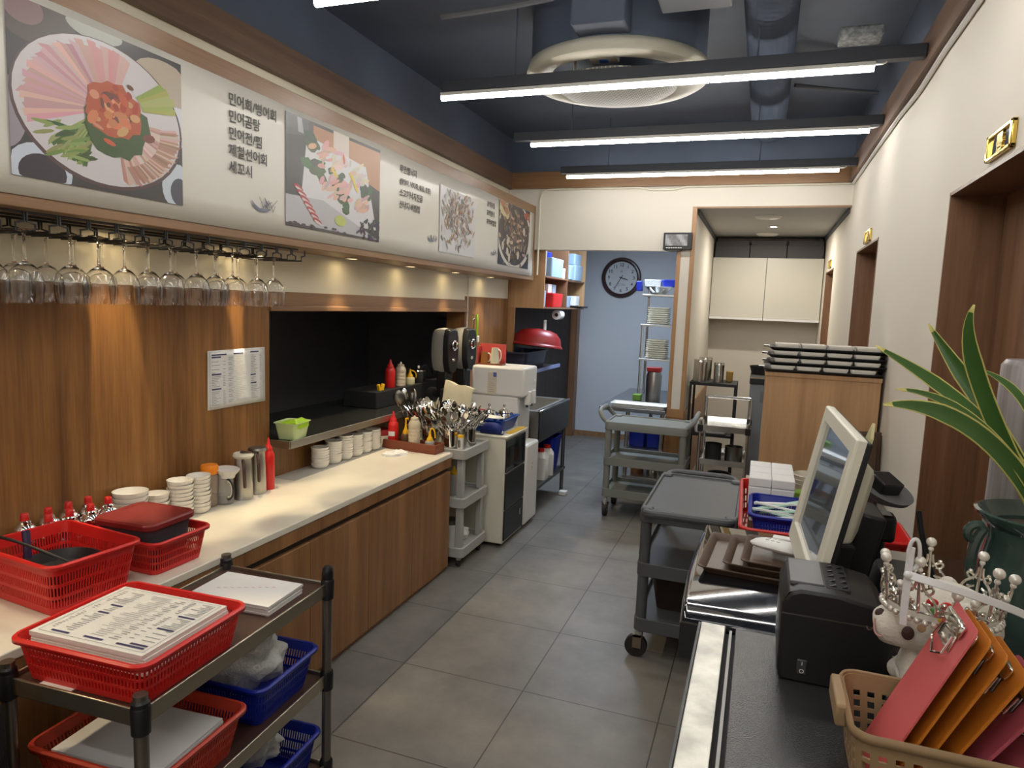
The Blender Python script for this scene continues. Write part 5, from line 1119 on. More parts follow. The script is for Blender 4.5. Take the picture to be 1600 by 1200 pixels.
# point of sale monitor
def pos():
    ex = Vector((.048, -.9985, -.022)); ey = Vector((.9835, .0515, -.174)); ex.normalize(); ey = (ey - ex * ey.dot(ex)).normalized(); ez = ex.cross(ey)
    t = thing('till_monitor', 'cream framed till monitor turned sideways on the black counter', 'monitor')
    M = Matrix((ex, ey, ez)).transposed().to_4x4(); t.location = (.14, 1.598, 1.340); t.rotation_euler = M.to_euler()
    w_, h_ = .21, .169; iw, ih = .172, .122
    b = MB()
    o_ = [(-w_, -h_), (w_, -h_), (w_, h_), (-w_, h_)]; i_ = [(-iw, -ih), (iw, -ih), (iw, ih + .015), (-iw, ih + .015)]; i2 = [(x * .985, z * .985) for x, z in i_]
    b.loops([[(x, .018, z) for x, z in o_], [(x, .005, z) for x, z in o_], [(x * .985, 0, z * .985) for x, z in o_], [(x, .0, z) for x, z in i_], [(x, .008, z) for x, z in i2]], True, False, False)
    bz_ = b.build('bezel', M_CREAM, t, bevel=.002, angle=.5)
    sc = MB().box((-iw, .0075, -ih), (iw, .010, ih + .015)).build('screen', mat('screen_glass', (.055, .06, .07), .09, coat=1.0), bz_)
    MB().box((-w_ + .004, .018, -h_ + .004), (w_ - .004, .030, h_ - .004)).build('rear_band', M_BLACK, t, bevel=.003)
    b = MB().loops([[(x, y, z) for x, z in [(-q, -r), (q, -r), (q, s), (-q, s)]] for y, q, r, s in ((.030, .16, .05, .125), (.056, .15, .045, .11), (.066, .13, .02, .09))]); b.build('rear_shell', M_CREAM, t, bevel=.006)
    b = MB().loops([[(x, y, z) for x, z in [(-q, -r), (q, -r), (q, s), (-q, s)]] for y, q, r, s in ((.030, .14, .16, -.055), (.075, .12, .165, -.055))]); b.build('lower_shell', M_BLACK, t, bevel=.006)
    b = MB().box((-.06, .08, -.20), (.06, .13, .0)); b.build('stand_neck', M_BLACK, t, bevel=.006)
    MB().box((.02, .0755, -.095), (.05, .0775, -.088)).build('vent', M_DKSTEEL, t)
    b = MB().loops([[(x, y, z) for x, z in ((-.02, .09), (.03, .09), (.035, .15), (.01, .18), (-.02, .13))] for y in (.060, .066)]); b.build('yellow_note', mat('yellow_paper', (.58, .52, .28), .7), t)
    sb = MB(); sb.T = (Matrix.Translation((.14, 1.598, 1.340)) @ M).inverted() @ Matrix.Translation((.31, 1.60, ZK + .0005))
    sb.loops([[(x, y, z) for x, y in rrect(a, c, .03)] for a, c, z in ((.20, .26, 0), (.20, .26, .02), (.12, .18, .035), (.08, .12, .10))]).build('stand_base', M_BLACK, t)
    return t
pos()
# dish shaped customer display and its pole
t = thing('customer_display', 'black round dish-shaped display head on a pole behind the till monitor', 'display', (.30, 1.80, ZK + .0005))
MB().cyl((0, 0, 0), (0, 0, .16), .016, .012, n=14).build('pole', M_BLACK, t); MB().lathe([(0, 0), (.045, 0), (.04, .012), (.015, .02)], n=24, capa=False, capb=False).build('foot', M_BLACK, t)
R_ = Matrix.Rotation(.30, 4, 'X') @ Matrix.Rotation(.30, 4, 'Y')
b = MB(); b.T = Matrix.Translation((0, .0, .215)) @ R_; b.lathe([(0, -.02), (.03, -.018), (.058, .0), (.063, .012), (.056, .014), (.0, .006)], n=36, capa=False, capb=False); b.build('dish_head', mat('soft_black', (.13, .13, .135), .45), t)
b = MB(); b.T = Matrix.Translation((0, .0, .215)) @ R_ @ Matrix.Rotation(.6, 4, 'Z'); b.box((-.04, -.025, .0), (.02, .03, .04)); b.build('reader_block', M_BLACK, t, bevel=.004)
MB().box((-.03, -.03, .10), (.03, .03, .165)).build('neck_joint', M_BLACK, t, bevel=.01)
tag(MB().tube(bez([(.36, 1.72, 1.30), (.37, 1.70, 1.22), (.40, 1.68, 1.14), (.42, 1.66, 1.106)]), .006, 8).build('cable', M_BLACK), 'black cable looping down behind the till monitor', 'cable')
# receipt printer
t = thing('receipt_printer', 'black receipt printer on the counter in front of the till monitor', 'printer', (.155, 1.303, ZK + .0005))
sec = [(-.083, 0), (.083, 0), (.086, .02), (.086, .10), (.08, .13), (.06, .152), (0, .163), (-.06, .163), (-.078, .155), (-.087, .135), (-.087, .02)]
MB().loops([[(x * s, y, z * (.99 if s < 1 else 1)) for x, z in sec] for y, s in ((-.083, .975), (-.078, 1), (.078, 1), (.083, .975))]).build('case', M_BLACK, t, bevel=.004)
MB().box((-.076, -.05, .158), (-.02, .07, .1655)).build('paper_lid', mat('satin_grey', (.10, .10, .105), .4), t, bevel=.002)
MB().box((-.018, -.055, .157), (.02, .07, .1635)).build('paper_slot', M_BLACKM, t)
b = MB()
for k in range(5): b.loops([[(-.014 + d, -.045 + k * .024, .163), (-.004 + d, -.045 + k * .024, .163), (-.004 + d, -.032 + k * .024, .163)] for d in (0,)], True, True, False); b.add([(-.014, -.045 + k * .024, .1632), (-.002, -.045 + k * .024, .1672), (-.002, -.028 + k * .024, .1632), (.004, -.045 + k * .024, .1632), (.016, -.045 + k * .024, .1672), (.016, -.028 + k * .024, .1632)], [(0, 1, 2), (3, 4, 5)])
b.build('cutter_teeth', M_DKSTEEL, t)
MB().box((-.086, -.0842, .118), (.085, -.0825, .120)).build('seam', M_DKSTEEL, t)
MB().box((-.056, -.0862, .016), (-.040, -.082, .042)).build('power_switch', mat('switch_grey', (.05, .05, .05), .3), t, bevel=.002); text('O', 'switch_mark', .010, M_PAPER, t, on_front(-.052, -.0864, .019), .0002); MB().box((-.0485, -.0866, .033), (-.0475, -.0862, .039)).build('switch_mark', M_PAPER, t)
# baskets and paper goods on the low counter
def slotted(t, L, W, H, taper, r, m, n=240, rows=((.0, .12, 0), (.12, .28, 1), (.28, .34, 0), (.34, .50, 1), (.50, .56, 0), (.56, .72, 1), (.72, 1, 0)), gap=2, rimw=.012, name='basket_body', solid=.0022):
    top = resample(rrect(L, W, r, 6), n); bot = resample(rrect(L * taper, W * taper, r * taper, 6), n)
    b = MB(); zs = [rows[0][0]] + [q[1] for q in rows]
    ring = [[(bot[i].x + (top[i].x - bot[i].x) * z, bot[i].y + (top[i].y - bot[i].y) * z, .0018 + (H - .0018) * z) for i in range(n)] for z in zs]
    vs = [p for q in ring for p in q]; fs = []
    for k, q in enumerate(rows):
        for i in range(n):
            if q[2] and i % gap == 0: continue
            j = (i + 1) % n; fs.append((k * n + i, k * n + j, (k + 1) * n + j, (k + 1) * n + i))
    fs.append(tuple(range(n - 1, -1, -1))); b.add(vs, fs); b.build(name, m, t, solid=solid, smooth=False)
    MB().loops([[(x, y, z) for x, y in rrect(L + d, W + d, r + d / 2, 6)] for d, z in ((-.001, H - .004), (.003, H + .003), (rimw * 1.2, H + .004), (rimw * 2, H), (rimw * 2, H - .008))], True, False, False).build('rim', m, t, solid=.002)
    return t
def basket(name, l, loc, rz, L, W, H, m, **k):
    t = thing(name, l, 'basket', loc, rz); return slotted(t, L, W, H, k.pop('taper', .84), k.pop('r', .03), m, **k)
basket('red_basket', 'long red basket on the low counter holding tissue packs and a blue basket', (.135, 2.81, .8505), pi / 2 + .02, .74, .31, .14, M_RED, n=260, taper=.94)
basket('blue_basket', 'blue basket of wrapped straws sitting in the long red basket', (.125, 2.66, .93), pi / 2, .30, .22, .09, M_BLUEP, n=200)
rg = random.Random(21)
for k in range(9): tag(MB().box((-.10, -.011, 0), (.10, .011, .006)).build('paper_sleeve', [M_PAPER, mat('mint_paper', (.42, .62, .52), .6)][k % 2], loc=(.12 + rg.uniform(-.02, .03), 2.57 + k * .017, .986 + .004 * k), rot=(rg.uniform(-.15, .15), rg.uniform(-.2, .1), rg.uniform(-.5, .5))), ['white', 'mint green'][k % 2] + ' wrapped sleeve, %s from the near end in the blue basket' % NTH[k], 'sleeve', 'wrapped sleeves in the blue basket')
for k in range(18):
    i, j, q = k % 2, (k // 2) % 3, k // 6
    tag(MB().box((-.042, -.055, 0), (.042, .055, .036)).build('tissue_pack', M_PAPER, loc=(.040 + i * .085, 2.87 + j * .111, .975 + q * .0365), bevel=.004), 'white tissue pack, %s layer, %s column, %s row of the block' % (['bottom', 'middle', 'top'][q], ['left', 'right'][i], ['near', 'middle', 'far'][j]), 'tissue pack', 'tissue packs in the red basket')
tag(MB().box((-.070, -.160, 0), (.070, .160, .118)).build('carton', mat('brown_card', (.3, .2, .1), .7), loc=(.075, 2.98, .8555)), 'cardboard carton beneath the tissue packs', 'carton')
tag(MB().box((-.048, -.035, 0), (.048, .035, .165)).build('green_box', mat('lime_box', (.20, .42, .015), .45), loc=(.212, 2.94, .8565), bevel=.002), 'bright lime green box beside the tissue packs', 'box')
pb = None
for k in range(3):
    l = 'white paper cup bowl, %s of the nested ones behind the green box' % ORD[2 - k]
    if pb is None: pb = MB().lathe([(0, .002), (.052, .002), (.054, 0), (.070, .095), (.073, .098), (.070, .10), (.052, .006), (0, .006)], n=32, capa=False, capb=False)  .build('paper_bowl', M_CREAM, loc=(.245, 3.19, .905)); tag(pb, l, 'bowl', 'paper bowls behind the green box')
    else: dup(pb, (.245, 3.19, .905 + k * .018), None, l)
tag(MB().box((-.07, -.07, 0), (.07, .07, .054)).build('white_carton', M_WHITE, loc=(.245, 3.19, .8505)), 'white carton under the paper bowls', 'carton')
for k in range(4): tag(MB().loops([[(x, y, z) for x, z in [(u, v + .15) for u, v in rrect(.24, .30, .04)]] for y in (0, .014)]).build('brown_tray', M_BROWNTRAY, loc=(.47 + .02 * k, 3.72 + k * .03, .853), rot=(-.10, 0, .25), bevel=.004), 'dark brown tray standing upright against the partition, %s' % ['nearest the front', 'second from the front', 'third from the front', 'rearmost'][k], 'tray', 'upright brown trays')
basket('red_tray', 'red plastic tray behind the till monitor by the right wall', (.415, 2.60, .925), 0, .18, .26, .075, M_RED, n=90, rows=((0, 1, 0),))
tag(MB().box((-.10, -.16, 0), (.10, .16, .073)).build('grey_box', mat('mid_grey', (.25, .25, .27), .5), loc=(.43, 2.58, .8505), bevel=.004), 'grey box under the red plastic tray behind the till', 'box')
# tan basket with clipboards
t = thing('tan_basket', 'tan plastic basket full of clipboards at the right front of the counter', 'basket', (.285, 1.008, ZK + .0005), -.0)
slotted(t, .27, .165, .098, .92, .022, M_TAN, n=84, rows=((0, .16, 0), (.16, .27, 1), (.27, .33, 0), (.33, .44, 1), (.44, .50, 0), (.50, .61, 1), (.61, .67, 0), (.67, .76, 1), (.76, 1, 0)), gap=2, rimw=.005, solid=.003)
MB().box((-.152, -.03, .072), (-.136, .06, .104)).build('side_grip', M_TAN, t, bevel=.004)
cols = [('pink', (.60, .11, .11)), ('orange', (.52, .165, .012)), ('orange', (.52, .165, .012)), ('orange', (.52, .165, .012)), ('dusty pink', (.40, .075, .10)), ('dusty pink', (.40, .075, .10)), ('pink', (.48, .09, .11)), ('pink', (.50, .09, .11)), ('pink', (.46, .08, .10))]
names = ['pink clipboard at the left end of the tan basket', 'orange clipboard right behind the leftmost pink one', 'orange clipboard, middle of the three orange ones', 'orange clipboard, last of the three orange ones', 'dusty pink clipboard right behind the orange ones', 'second dusty pink clipboard behind the orange ones', 'pink clipboard with black clip, third from the right in the tan basket', 'pink clipboard leaning low, second from the right in the tan basket', 'pink clipboard leaning lowest at the right end of the tan basket']
for k in range(9):
    TL = Vector((.284 + .0105 * k + .0018 * k * k, 1.082 - .006 * k, 1.338 - .004 * k - .0022 * k * k)); BL = Vector((.183 + .0125 * k + .0008 * k * k, 1.070 - .003 * k, 1.1115))
    up = (TL - BL); H_ = up.length; up.normalize(); wv = Vector((-.10 + .012 * k, -1, -.02)); wv = (wv - up * wv.dot(up)).normalized(); nn = wv.cross(up).normalized()
    if nn.x > 0: nn = -nn
    W_ = .132
    t = thing('clipboard', names[k], 'clipboard', BL, 0, 'clipboards in the tan basket'); t.rotation_euler = Matrix((wv, up, nn)).transposed().to_4x4().to_euler()
    sgn = 1 if Matrix((wv, up, nn)).determinant() > 0 else -1
    if sgn < 0: t.rotation_euler = Matrix((wv, up, -nn)).transposed().to_4x4().to_euler()
    fz = sgn
    m_ = mat('clip_' + cols[k][0].replace(' ', '_') + str(k), cols[k][1], .5)
    MB().loops([[(x + W_ / 2, y + H_ / 2, z) for x, y in rrect(W_, H_, .012)] for z in (-.0012, .0012)]).build('board', m_, t)
    mid = W_ * .46
    cp_ = MB().loops([[(mid + x, H_ - .03 + y, fz * z) for x, y in ((-.035, -.02), (.035, -.02), (.028, .022), (-.028, .022))] for z in (.0012, .0055)]).build('clip_plate', M_CHROME if k in (0, 5) else M_DKSTEEL, t, bevel=.002)
    MB().box((mid - .045, H_ - .026, fz * .003), (mid + .045, H_ - .008, fz * .009)).build('clip_spring', M_CHROME, cp_, bevel=.003)
    MB().tube([(mid - .03, H_ - .03, fz * .007), (mid - .034, H_ - .055, fz * .008), (mid, H_ - .068, fz * .0085), (mid + .034, H_ - .055, fz * .008), (mid + .03, H_ - .03, fz * .007)], .0018, 6).build('clip_wire', M_CHROME, cp_)
# plush bear, tiara, headband
M_FUR = mat('plush_white', (.66, .62, .54), .95, bump=.6, bscale=160, var=.06, vscale=30)
M_BRN = mat('plush_brown', (.045, .022, .016), .7)
t = thing('plush_bear', 'white plush bear behind the tan basket wearing a tiara', 'soft toy', (.285, 1.165, ZK + .0005))
def skin(name, pts, m, par, loc=(0, 0, 0), sub=2, edges=None):
    me = bpy.data.meshes.new(name); e = edges or [(i, i + 1) for i in range(len(pts) - 1)]
    me.from_pydata([p[:3] for p in pts], e, []); o = bpy.data.objects.new(name, me); COL.objects.link(o); o.parent = par; o.location = loc
    me.materials.append(m); o.modifiers.new('k', 'SKIN')
    for i, v in enumerate(me.skin_vertices[0].data): v.radius = (pts[i][3], pts[i][3]); v.use_root = (i == 0)
    s_ = o.modifiers.new('u', 'SUBSURF'); s_.levels = s_.render_levels = sub
    for p in me.polygons: p.use_smooth = True
    o.modifiers['k'].use_smooth_shade = True
    return o
b = MB()
skin('body', [(0, 0, .05, .055), (0, 0, .09, .05), (-.005, 0, .125, .038), (-.01, 0, .17, .060), (-.05, -.004, .158, .040), (-.075, -.006, .152, .030), (-.088, -.006, .149, .022), (-.03, -.045, .07, .022), (-.06, -.055, .05, .018), (-.02, .045, .07, .022), (-.05, .055, .05, .018), (.02, -.04, .02, .028), (-.03, -.05, .02, .024), (.03, .04, .02, .028)], M_FUR, t,
     edges=[(0, 1), (1, 2), (2, 3), (3, 4), (4, 5), (5, 6), (1, 7), (7, 8), (1, 9), (9, 10), (0, 11), (11, 12), (0, 13)])
MB().sphere((0.005, -.002, .172), (.078, .066, .060), 24, 16).build('head_pile', M_FUR, t)
for y in (-.058, .05): MB().sphere((.02, y, .205), (.016, .016, .020), 14, 10).build('ear', M_FUR, t)
MB().sphere((-.078, -.012, .172), (.010, .009, .008), 14, 10).build('nose', M_BRN, t); MB().sphere((-.050, -.0565, .166), (.0085, .005, .0105), 14, 10).build('eye', M_BRN, t); MB().sphere((-.055, .05, .17), (.008, .005, .010), 14, 10).build('eye', M_BRN, t)
MB().sphere((-.033, -.059, .178), (.007, .002, .007), 12, 8).build('cheek_spot', mat('plush_tan', (.45, .30, .17), .9), t)
MB().tube(bez([(-.087, -.018, .165), (-.090, -.021, .150), (-.088, -.026, .140), (-.078, -.032, .144)]), .0016, 6).build('mouth', mat('pink_thread', (.45, .25, .22), .7), t); MB().tube(bez([(-.088, -.0195, .150), (-.094, -.012, .136), (-.096, -.004, .145)]), .0014, 6).build('mouth', M_BRN, t)
for p, c in (((-.008, -.062, .196), (.72, .56, .02)), ((-.012, -.063, .178), (.05, .24, .04)), ((-.018, -.057, .206), (.10, .28, .08)), ((-.022, -.050, .216), (.55, .02, .02)), ((-.004, -.052, .214), (.55, .02, .02))):
    MB().sphere(p, (.008, .004, .006), 10, 8).build('flower_bead', mat('bead_%d%d' % (int(c[0] * 100), int(c[1] * 100)), c, .6), t)
ti = thing('tiara', 'silver pearl tiara sitting on the plush bear', 'tiara', (.282, 1.15, 1.297))
M_PEARL = mat('pearl', (.68, .64, .57), .15, .35, coat=.6); M_SILV = mat('tiara_silver', (.66, .63, .56), .2, .9)
RT = .077
def on_ring(a, z): 
    r_ = RT + z * .12; return (r_ * cos(a), r_ * .92 * sin(a), z)
b = MB(); b.tube([on_ring(2 * pi * k / 48, 0) for k in range(48)], .002, 6, closed=True); b.tube([on_ring(2 * pi * k / 48, .012) for k in range(48)], .0016, 6, closed=True); b.build('band', M_SILV, ti)
b = MB()
for k in range(44): b.sphere(on_ring(2 * pi * k / 44, -.002), .0046, 10, 7)
b.build('pearl_row', M_PEARL, ti)
for k, (a, h) in enumerate(((3.45, .074), (4.15, .088), (4.72, .050), (5.3, .086), (5.95, .068), (2.6, .06), (1.6, .076), (.75, .072), (3.82, .045), (5.0, .04), (5.62, .045))):
    b = MB()
    def P(da, z): return on_ring(a + da, z)
    b.tube([P(0, .01), P(0, h * .9)], .0022, 6)
    for s in (-1, 1):
        b.tube(bez([P(s * .30, .012), P(s * .30, h * .5), P(s * .03, h * .4), P(s * .04, h * .75)], 14), .0022, 6)
        b.tube(bez([P(s * .04, h * .5), P(s * .28, h * .75), P(s * .26, h * .42), P(s * .10, h * .48)], 14), .0019, 6)
        b.tube(bez([P(s * .22, .014), P(s * .05, .03), P(s * .02, h * .3), P(s * .2, h * .3)], 12), .0019, 6)
        b.sphere(P(s * .17, h * .62), .0035, 8, 6)
    sw_ = b.build('scrollwork', M_SILV, ti)
    MB().sphere(P(0, h), .0078 if h > .048 else .006, 14, 10).build('pearl', M_PEARL, sw_); MB().sphere(P(0, h * .86), .0042, 10, 8).build('pearl', M_PEARL, sw_)
hb = thing('plastic_headband', 'white glossy plastic headband hooked over the tiara', 'headband', (0, 0, 0))
M_HB = mat('white_gloss', (.66, .66, .66), .15, coat=.5)
def ribbon(pts, w_, th, nrm):
    b = MB(); pts = [Vector(p) for p in pts]; rings = []
    for i, p in enumerate(pts):
        d = (pts[min(i + 1, len(pts) - 1)] - pts[max(i - 1, 0)]).normalized(); n_ = Vector(nrm); n_ = (n_ - d * n_.dot(d)).normalized(); s = d.cross(n_)
        rings.append([p + s * w_ / 2 + n_ * th, p - s * w_ / 2 + n_ * th, p - s * w_ / 2 - n_ * th, p + s * w_ / 2 - n_ * th])
    return b.loops(rings)
ribbon(bez([(.222, 1.075, 1.365), (.265, 1.06, 1.362), (.33, 1.06, 1.352), (.405, 1.10, 1.318), (.42, 1.14, 1.29)], 20), .011, .0016, (0, -1, .3)).build('arc_band', M_HB, hb, bevel=.001)
ribbon(bez([(.221, 1.078, 1.290), (.220, 1.078, 1.33), (.221, 1.078, 1.38), (.222, 1.08, 1.405)], 12), .010, .0016, (-.3, -1, 0)).build('upright', M_HB, hb, bevel=.001)
MB().tube([(.226 + .007 * cos(a), 1.08, 1.395 + .022 * sin(a)) for a in [2 * pi * k / 24 for k in range(24)]], .0028, 8, closed=True).build('loop', M_HB, hb)
MB().sphere((.2205, 1.076, 1.365), .006, 12, 8).build('stud', M_HB, hb)
# plant in green urn, wrapped cylinder
t = thing('potted_plant', 'striped long-leaved plant in a dark green glazed urn by the right wall', 'plant', (.495, 1.42, ZK + .0005))
M_GLZ = mat('green_glaze', (.045, .075, .062), .12, coat=.8, var=.2, vscale=20)
MB().lathe([(0, 0), (.065, 0), (.07, .01), (.062, .02), (.085, .06), (.096, .12), (.094, .19), (.085, .245), (.088, .265), (.108, .285), (.110, .291), (.104, .293), (.082, .268), (.08, .25)], n=40, capa=False, capb=True).build('urn', M_GLZ, t)
for a in (pi + .25, .25):
    c_, s_ = cos(a), sin(a)
    b = MB(); P = lambda r_, z: (r_ * c_, r_ * s_, z)
    pts = bez([P(.092, .12), P(.125, .16), P(.128, .23), P(.105, .262)], 12) + [P(.118 + .017 * cos(q) * (1 - k / 26), .252 + .017 * sin(q) * (1 - k / 26)) for k, q in enumerate([1.9 - k * .35 for k in range(16)])]
    b.tube(pts, [.009] * 13 + [.0085 - .0002 * k for k in range(16)], 8).build('urn_handle', M_GLZ, t)
MB().lathe([(0, .27), (.08, .262)], n=24, capa=False, capb=False).build('soil', mat('soil', (.06, .045, .03), .9, bump=.5, bscale=80), t)
M_LEAF = mat('leaf_green_dark', (.045, .115, .022), .36, var=.12, vscale=9); M_EDGE = mat('leaf_edge', (.52, .47, .14), .45)
def leaf(pts, w_, tilt=(0, -1, .2), n=20):
    p0 = Vector((.495, 1.42, ZK)); P = bez([Vector(q) - p0 for q in pts], n); b = MB(); V = []; 
    for i, p in enumerate(P):
        u = i / n; d = (P[min(i + 1, n)] - P[max(i - 1, 0)]).normalized(); nn = Vector(tilt); nn = (nn - d * nn.dot(d)).normalized(); s = d.cross(nn)
        hw = w_ / 2 * min(1, (1.02 - u) * 3.2) ** .8 * (.75 + .25 * min(1, u * 3)); hw = max(hw, .0006)
        V.append([p + s * hw * q - nn * (.22 * hw * (1 - abs(q)) ) for q in (-1, -.84, -.4, 0, .4, .84, 1)])
    b.m(M_LEAF); b.m(M_EDGE); b.add([q for r_ in V for q in r_], [])
    for i in range(n):
        for j in range(6):
            b.f.append([i*7+j, i*7+j+1, (i+1)*7+j+1, (i+1)*7+j]); b.fm.append(1 if j in (0, 5) or i >= n - 1 else 0); b.fc.append(None)
    o = b.build('leaf', None, t, solid=.0008); return o
base = (.497, 1.42, 1.355)
leaf([base, (.470, 1.41, 1.44), (.372, 1.37, 1.568), (.268, 1.29, 1.590), (.195, 1.25, 1.584)], .034, (-.3, -1, .5))
leaf([base, (.470, 1.42, 1.47), (.39, 1.45, 1.572), (.28, 1.45, 1.628), (.203, 1.45, 1.672)], .030, (.3, -1, .6))
leaf([base, (.468, 1.43, 1.47), (.392, 1.48, 1.57), (.352, 1.53, 1.64), (.305, 1.55, 1.716)], .030, (-.6, -1, .1))
leaf([base, (.462, 1.43, 1.43), (.382, 1.42, 1.57), (.318, 1.40, 1.69), (.337, 1.38, 1.752)], .030, (-.5, -1, 0))
leaf([base, (.468, 1.41, 1.46), (.388, 1.39, 1.545), (.31, 1.35, 1.605), (.219, 1.30, 1.606)], .024, (.2, -1, .9))
leaf([base, (.49, 1.43, 1.50), (.47, 1.47, 1.60), (.43, 1.49, 1.618), (.386, 1.50, 1.637)], .018, (.2, -1, .6))
leaf([base, (.52, 1.42, 1.50), (.54, 1.40, 1.62), (.50, 1.36, 1.70), (.46, 1.33, 1.68)], .030, (.2, -1, .3))
leaf([base, (.53, 1.44, 1.50), (.57, 1.46, 1.62), (.58, 1.46, 1.72), (.57, 1.46, 1.78)], .030, (-.2, -1, .3))
wv_ = wood('grey_marble', (.13, .105, .10), (.46, .43, .42), 'z', .3)
tag(MB().lathe([(0, 0), (.058, 0), (.060, .01), (.060, .54), (.052, .552), (0, .555)], n=36, capa=False, capb=False).build('wrapped_cylinder', wv_, loc=(.515, 1.62, ZK + .0005)), 'tall grey streaked cylinder standing behind the plant urn', 'cylinder')
# ------------------------------------------------------------------ loaded cart at the left front
RZ = radians(3)
cart = thing('utility_cart', 'brown three-shelf cart with steel edges and round posts at the left front', 'cart', (-1.504, 1.507, 0), RZ)
CL, CW = .79, .41
M_SHELF = mat('shelf_brown', (.055, .026, .02), .42)
for z in (.762, .435, .105):
    MB().box((-CW / 2 + .004, -CL / 2 + .004, z - .022), (CW / 2 - .004, CL / 2 - .004, z - .012)).build('shelf_board', M_SHELF, cart)
    b = MB()
    for a, c in (((-CW/2 - .004, -CL/2, z - .045), (-CW/2 + .004, CL/2, z)), ((CW/2 - .004, -CL/2, z - .045), (CW/2 + .004, CL/2, z)), ((-CW/2, -CL/2 - .004, z - .045), (CW/2, -CL/2 + .004, z)), ((-CW/2, CL/2 - .004, z - .045), (CW/2, CL/2 + .004, z))): b.box(a, c)
    b.build('edge_rail', mat('taupe_metal', (.40, .36, .28), .28, .9), cart, bevel=.003)
for sx in (-1, 1):
    for sy in (-1, 1):
        x, y = sx * CW / 2, sy * CL / 2
        po_ = MB().cyl((x, y, .07), (x, y, .80), .0165, n=20).build('post', mat('taupe_post', (.20, .18, .15), .3, .8), cart)
        for z in (.762, .435, .105):
            h0, h1 = (z - .06, z + .012)
            MB().lathe([(.0165, h0), (.0215, h0 + .004), (.0225, h1 - .006), (.019, h1)], (x, y, 0), 20, False, False).build('shelf_clip', M_BLACK, po_)
        MB().lathe([(.019, .772), (.0195, .79), (.0165, .812), (.012, .818), (0, .818)] if sx > 0 and sy > 0 else [(.0205, .770), (.0205, .782), (.016, .788), (0, .788)], (x, y, 0), 20, False, False).build('post_cap', M_BLACK, po_)
        MB().cyl((x, y, 0), (x, y, .07), .014, .018, n=14).build('foot', M_BLACK, po_)
def cl(x, y):   # a point on the cart shelf
    return (-1.504 + x * cos(RZ) - y * sin(RZ), 1.507 + x * sin(RZ) + y * cos(RZ))
def cpos(x, y, z): return (*cl(x, y), z)
ROWS = ((0, .14, 0), (.14, .32, 1), (.32, .38, 0), (.38, .56, 1), (.56, .62, 0), (.62, .80, 1), (.80, 1, 0))
basket('red_basket', 'shallow red basket of printed menus on top of the cart', cpos(.004, -.207, .7505), RZ, .40, .36, .110, M_RED, taper=.90, n=270, rows=ROWS)
def sheets(name, l, loc, rz, w_, h_, th, n_=1, m=M_PAPER):
    t = thing(name, l, 'paper', loc, rz)
    b = MB(); rg = random.Random(int(th * 1e4))
    for k in range(n_): d = rg.uniform(-.003, .003); b.box((-w_ / 2 + d, -h_ / 2 + rg.uniform(-.003, .003), th * k / n_), (w_ / 2 + d, h_ / 2 + rg.uniform(-.002, .002), th * (k + .93) / n_))
    b.build('sheets', m, t, smooth=False); return t
mt = sheets('menu_stack', 'stack of printed menus lying in the shallow red basket', cpos(-.002, -.207, .812), RZ, .352, .292, .054, 9, mat('menu_card', (.72, .71, .66), .45))
b = MB().m(M_PRINT); menu_print(b, lambda u, v, d: (.174 - u * .348, .144 - v * .288, .0542 + d), random.Random(5)); b.build('print', None, mt, smooth=False)
ps = sheets('paper_stack', 'stack of plain white paper at the far end of the cart top', cpos(.02, .215, .7505), RZ + .02, .29, .185, .032, 9)
b = MB().m(M_PRINT); b.col = (.55, .30, .30)
for k in range(9): b.add([(-.09 + k * .02, -.03 + k * .008, .0322), (-.078 + k * .02, -.03 + k * .008, .0322), (-.078 + k * .02, -.027 + k * .008, .0322), (-.09 + k * .02, -.027 + k * .008, .0322)], [(0, 1, 2, 3)])
b.build('faint_writing', None, ps, smooth=False)
tag(MB().box((-.05, -.012, 0), (.05, .012, .002)).build('paper_slip', M_PAPER, loc=cpos(-.07, -.375 - .0, .7505), rot=(0, 0, RZ)), 'white slip of paper under the front edge of the menu basket', 'paper slip')
basket('orange_red_basket', 'orange-red basket of papers on the middle cart shelf', cpos(.0, -.188, .4235), RZ, .40, .335, .13, M_ORRED, taper=.86, n=270, rows=ROWS)
sheets('paper_stack', 'white papers lying in the orange-red basket', cpos(-.005, -.19, .50), RZ + .03, .325, .25, .03, 4)
basket('blue_basket', 'blue basket stuffed with plastic bags on the middle cart shelf', cpos(.03, .20, .4235), RZ, .33, .30, .13, M_BLUEP, taper=.84, n=230, rows=ROWS)
basket('blue_basket', 'blue basket with plastic bags on the lowest cart shelf', cpos(.03, .24, .0935), RZ, .33, .26, .15, M_BLUEP, taper=.84, n=230, rows=ROWS)
def bag(l, loc, r, seed, sc=6):
    b = MB().sphere((0, 0, 0), 1, 40, 26)
    for i, p in enumerate(b.v):
        q = p.normalized(); n_ = noise.fractal(q * 2.2 + Vector((seed, seed * 2, 0)), 1.0, 2.0, 5) * .30
        b.v[i] = Vector((q.x * r[0], q.y * r[1], q.z * r[2])) * (1 + n_)
    return tag(b.build('plastic_bag', M_BAG, loc=loc, angle=3), l, 'bag')
bag('crumpled clear plastic bags heaped in the blue basket on the middle shelf', cpos(.02, .20, .565), (.118, .112, .10), 3)
bag('crumpled clear plastic bag in the far blue basket on the lowest shelf', cpos(.01, .24, .235), (.105, .082, .07), 7)
bag('clear plastic bag bundle on the lowest shelf in front of the blue basket', cpos(.06, -.0, .192), (.09, .075, .072), 11)
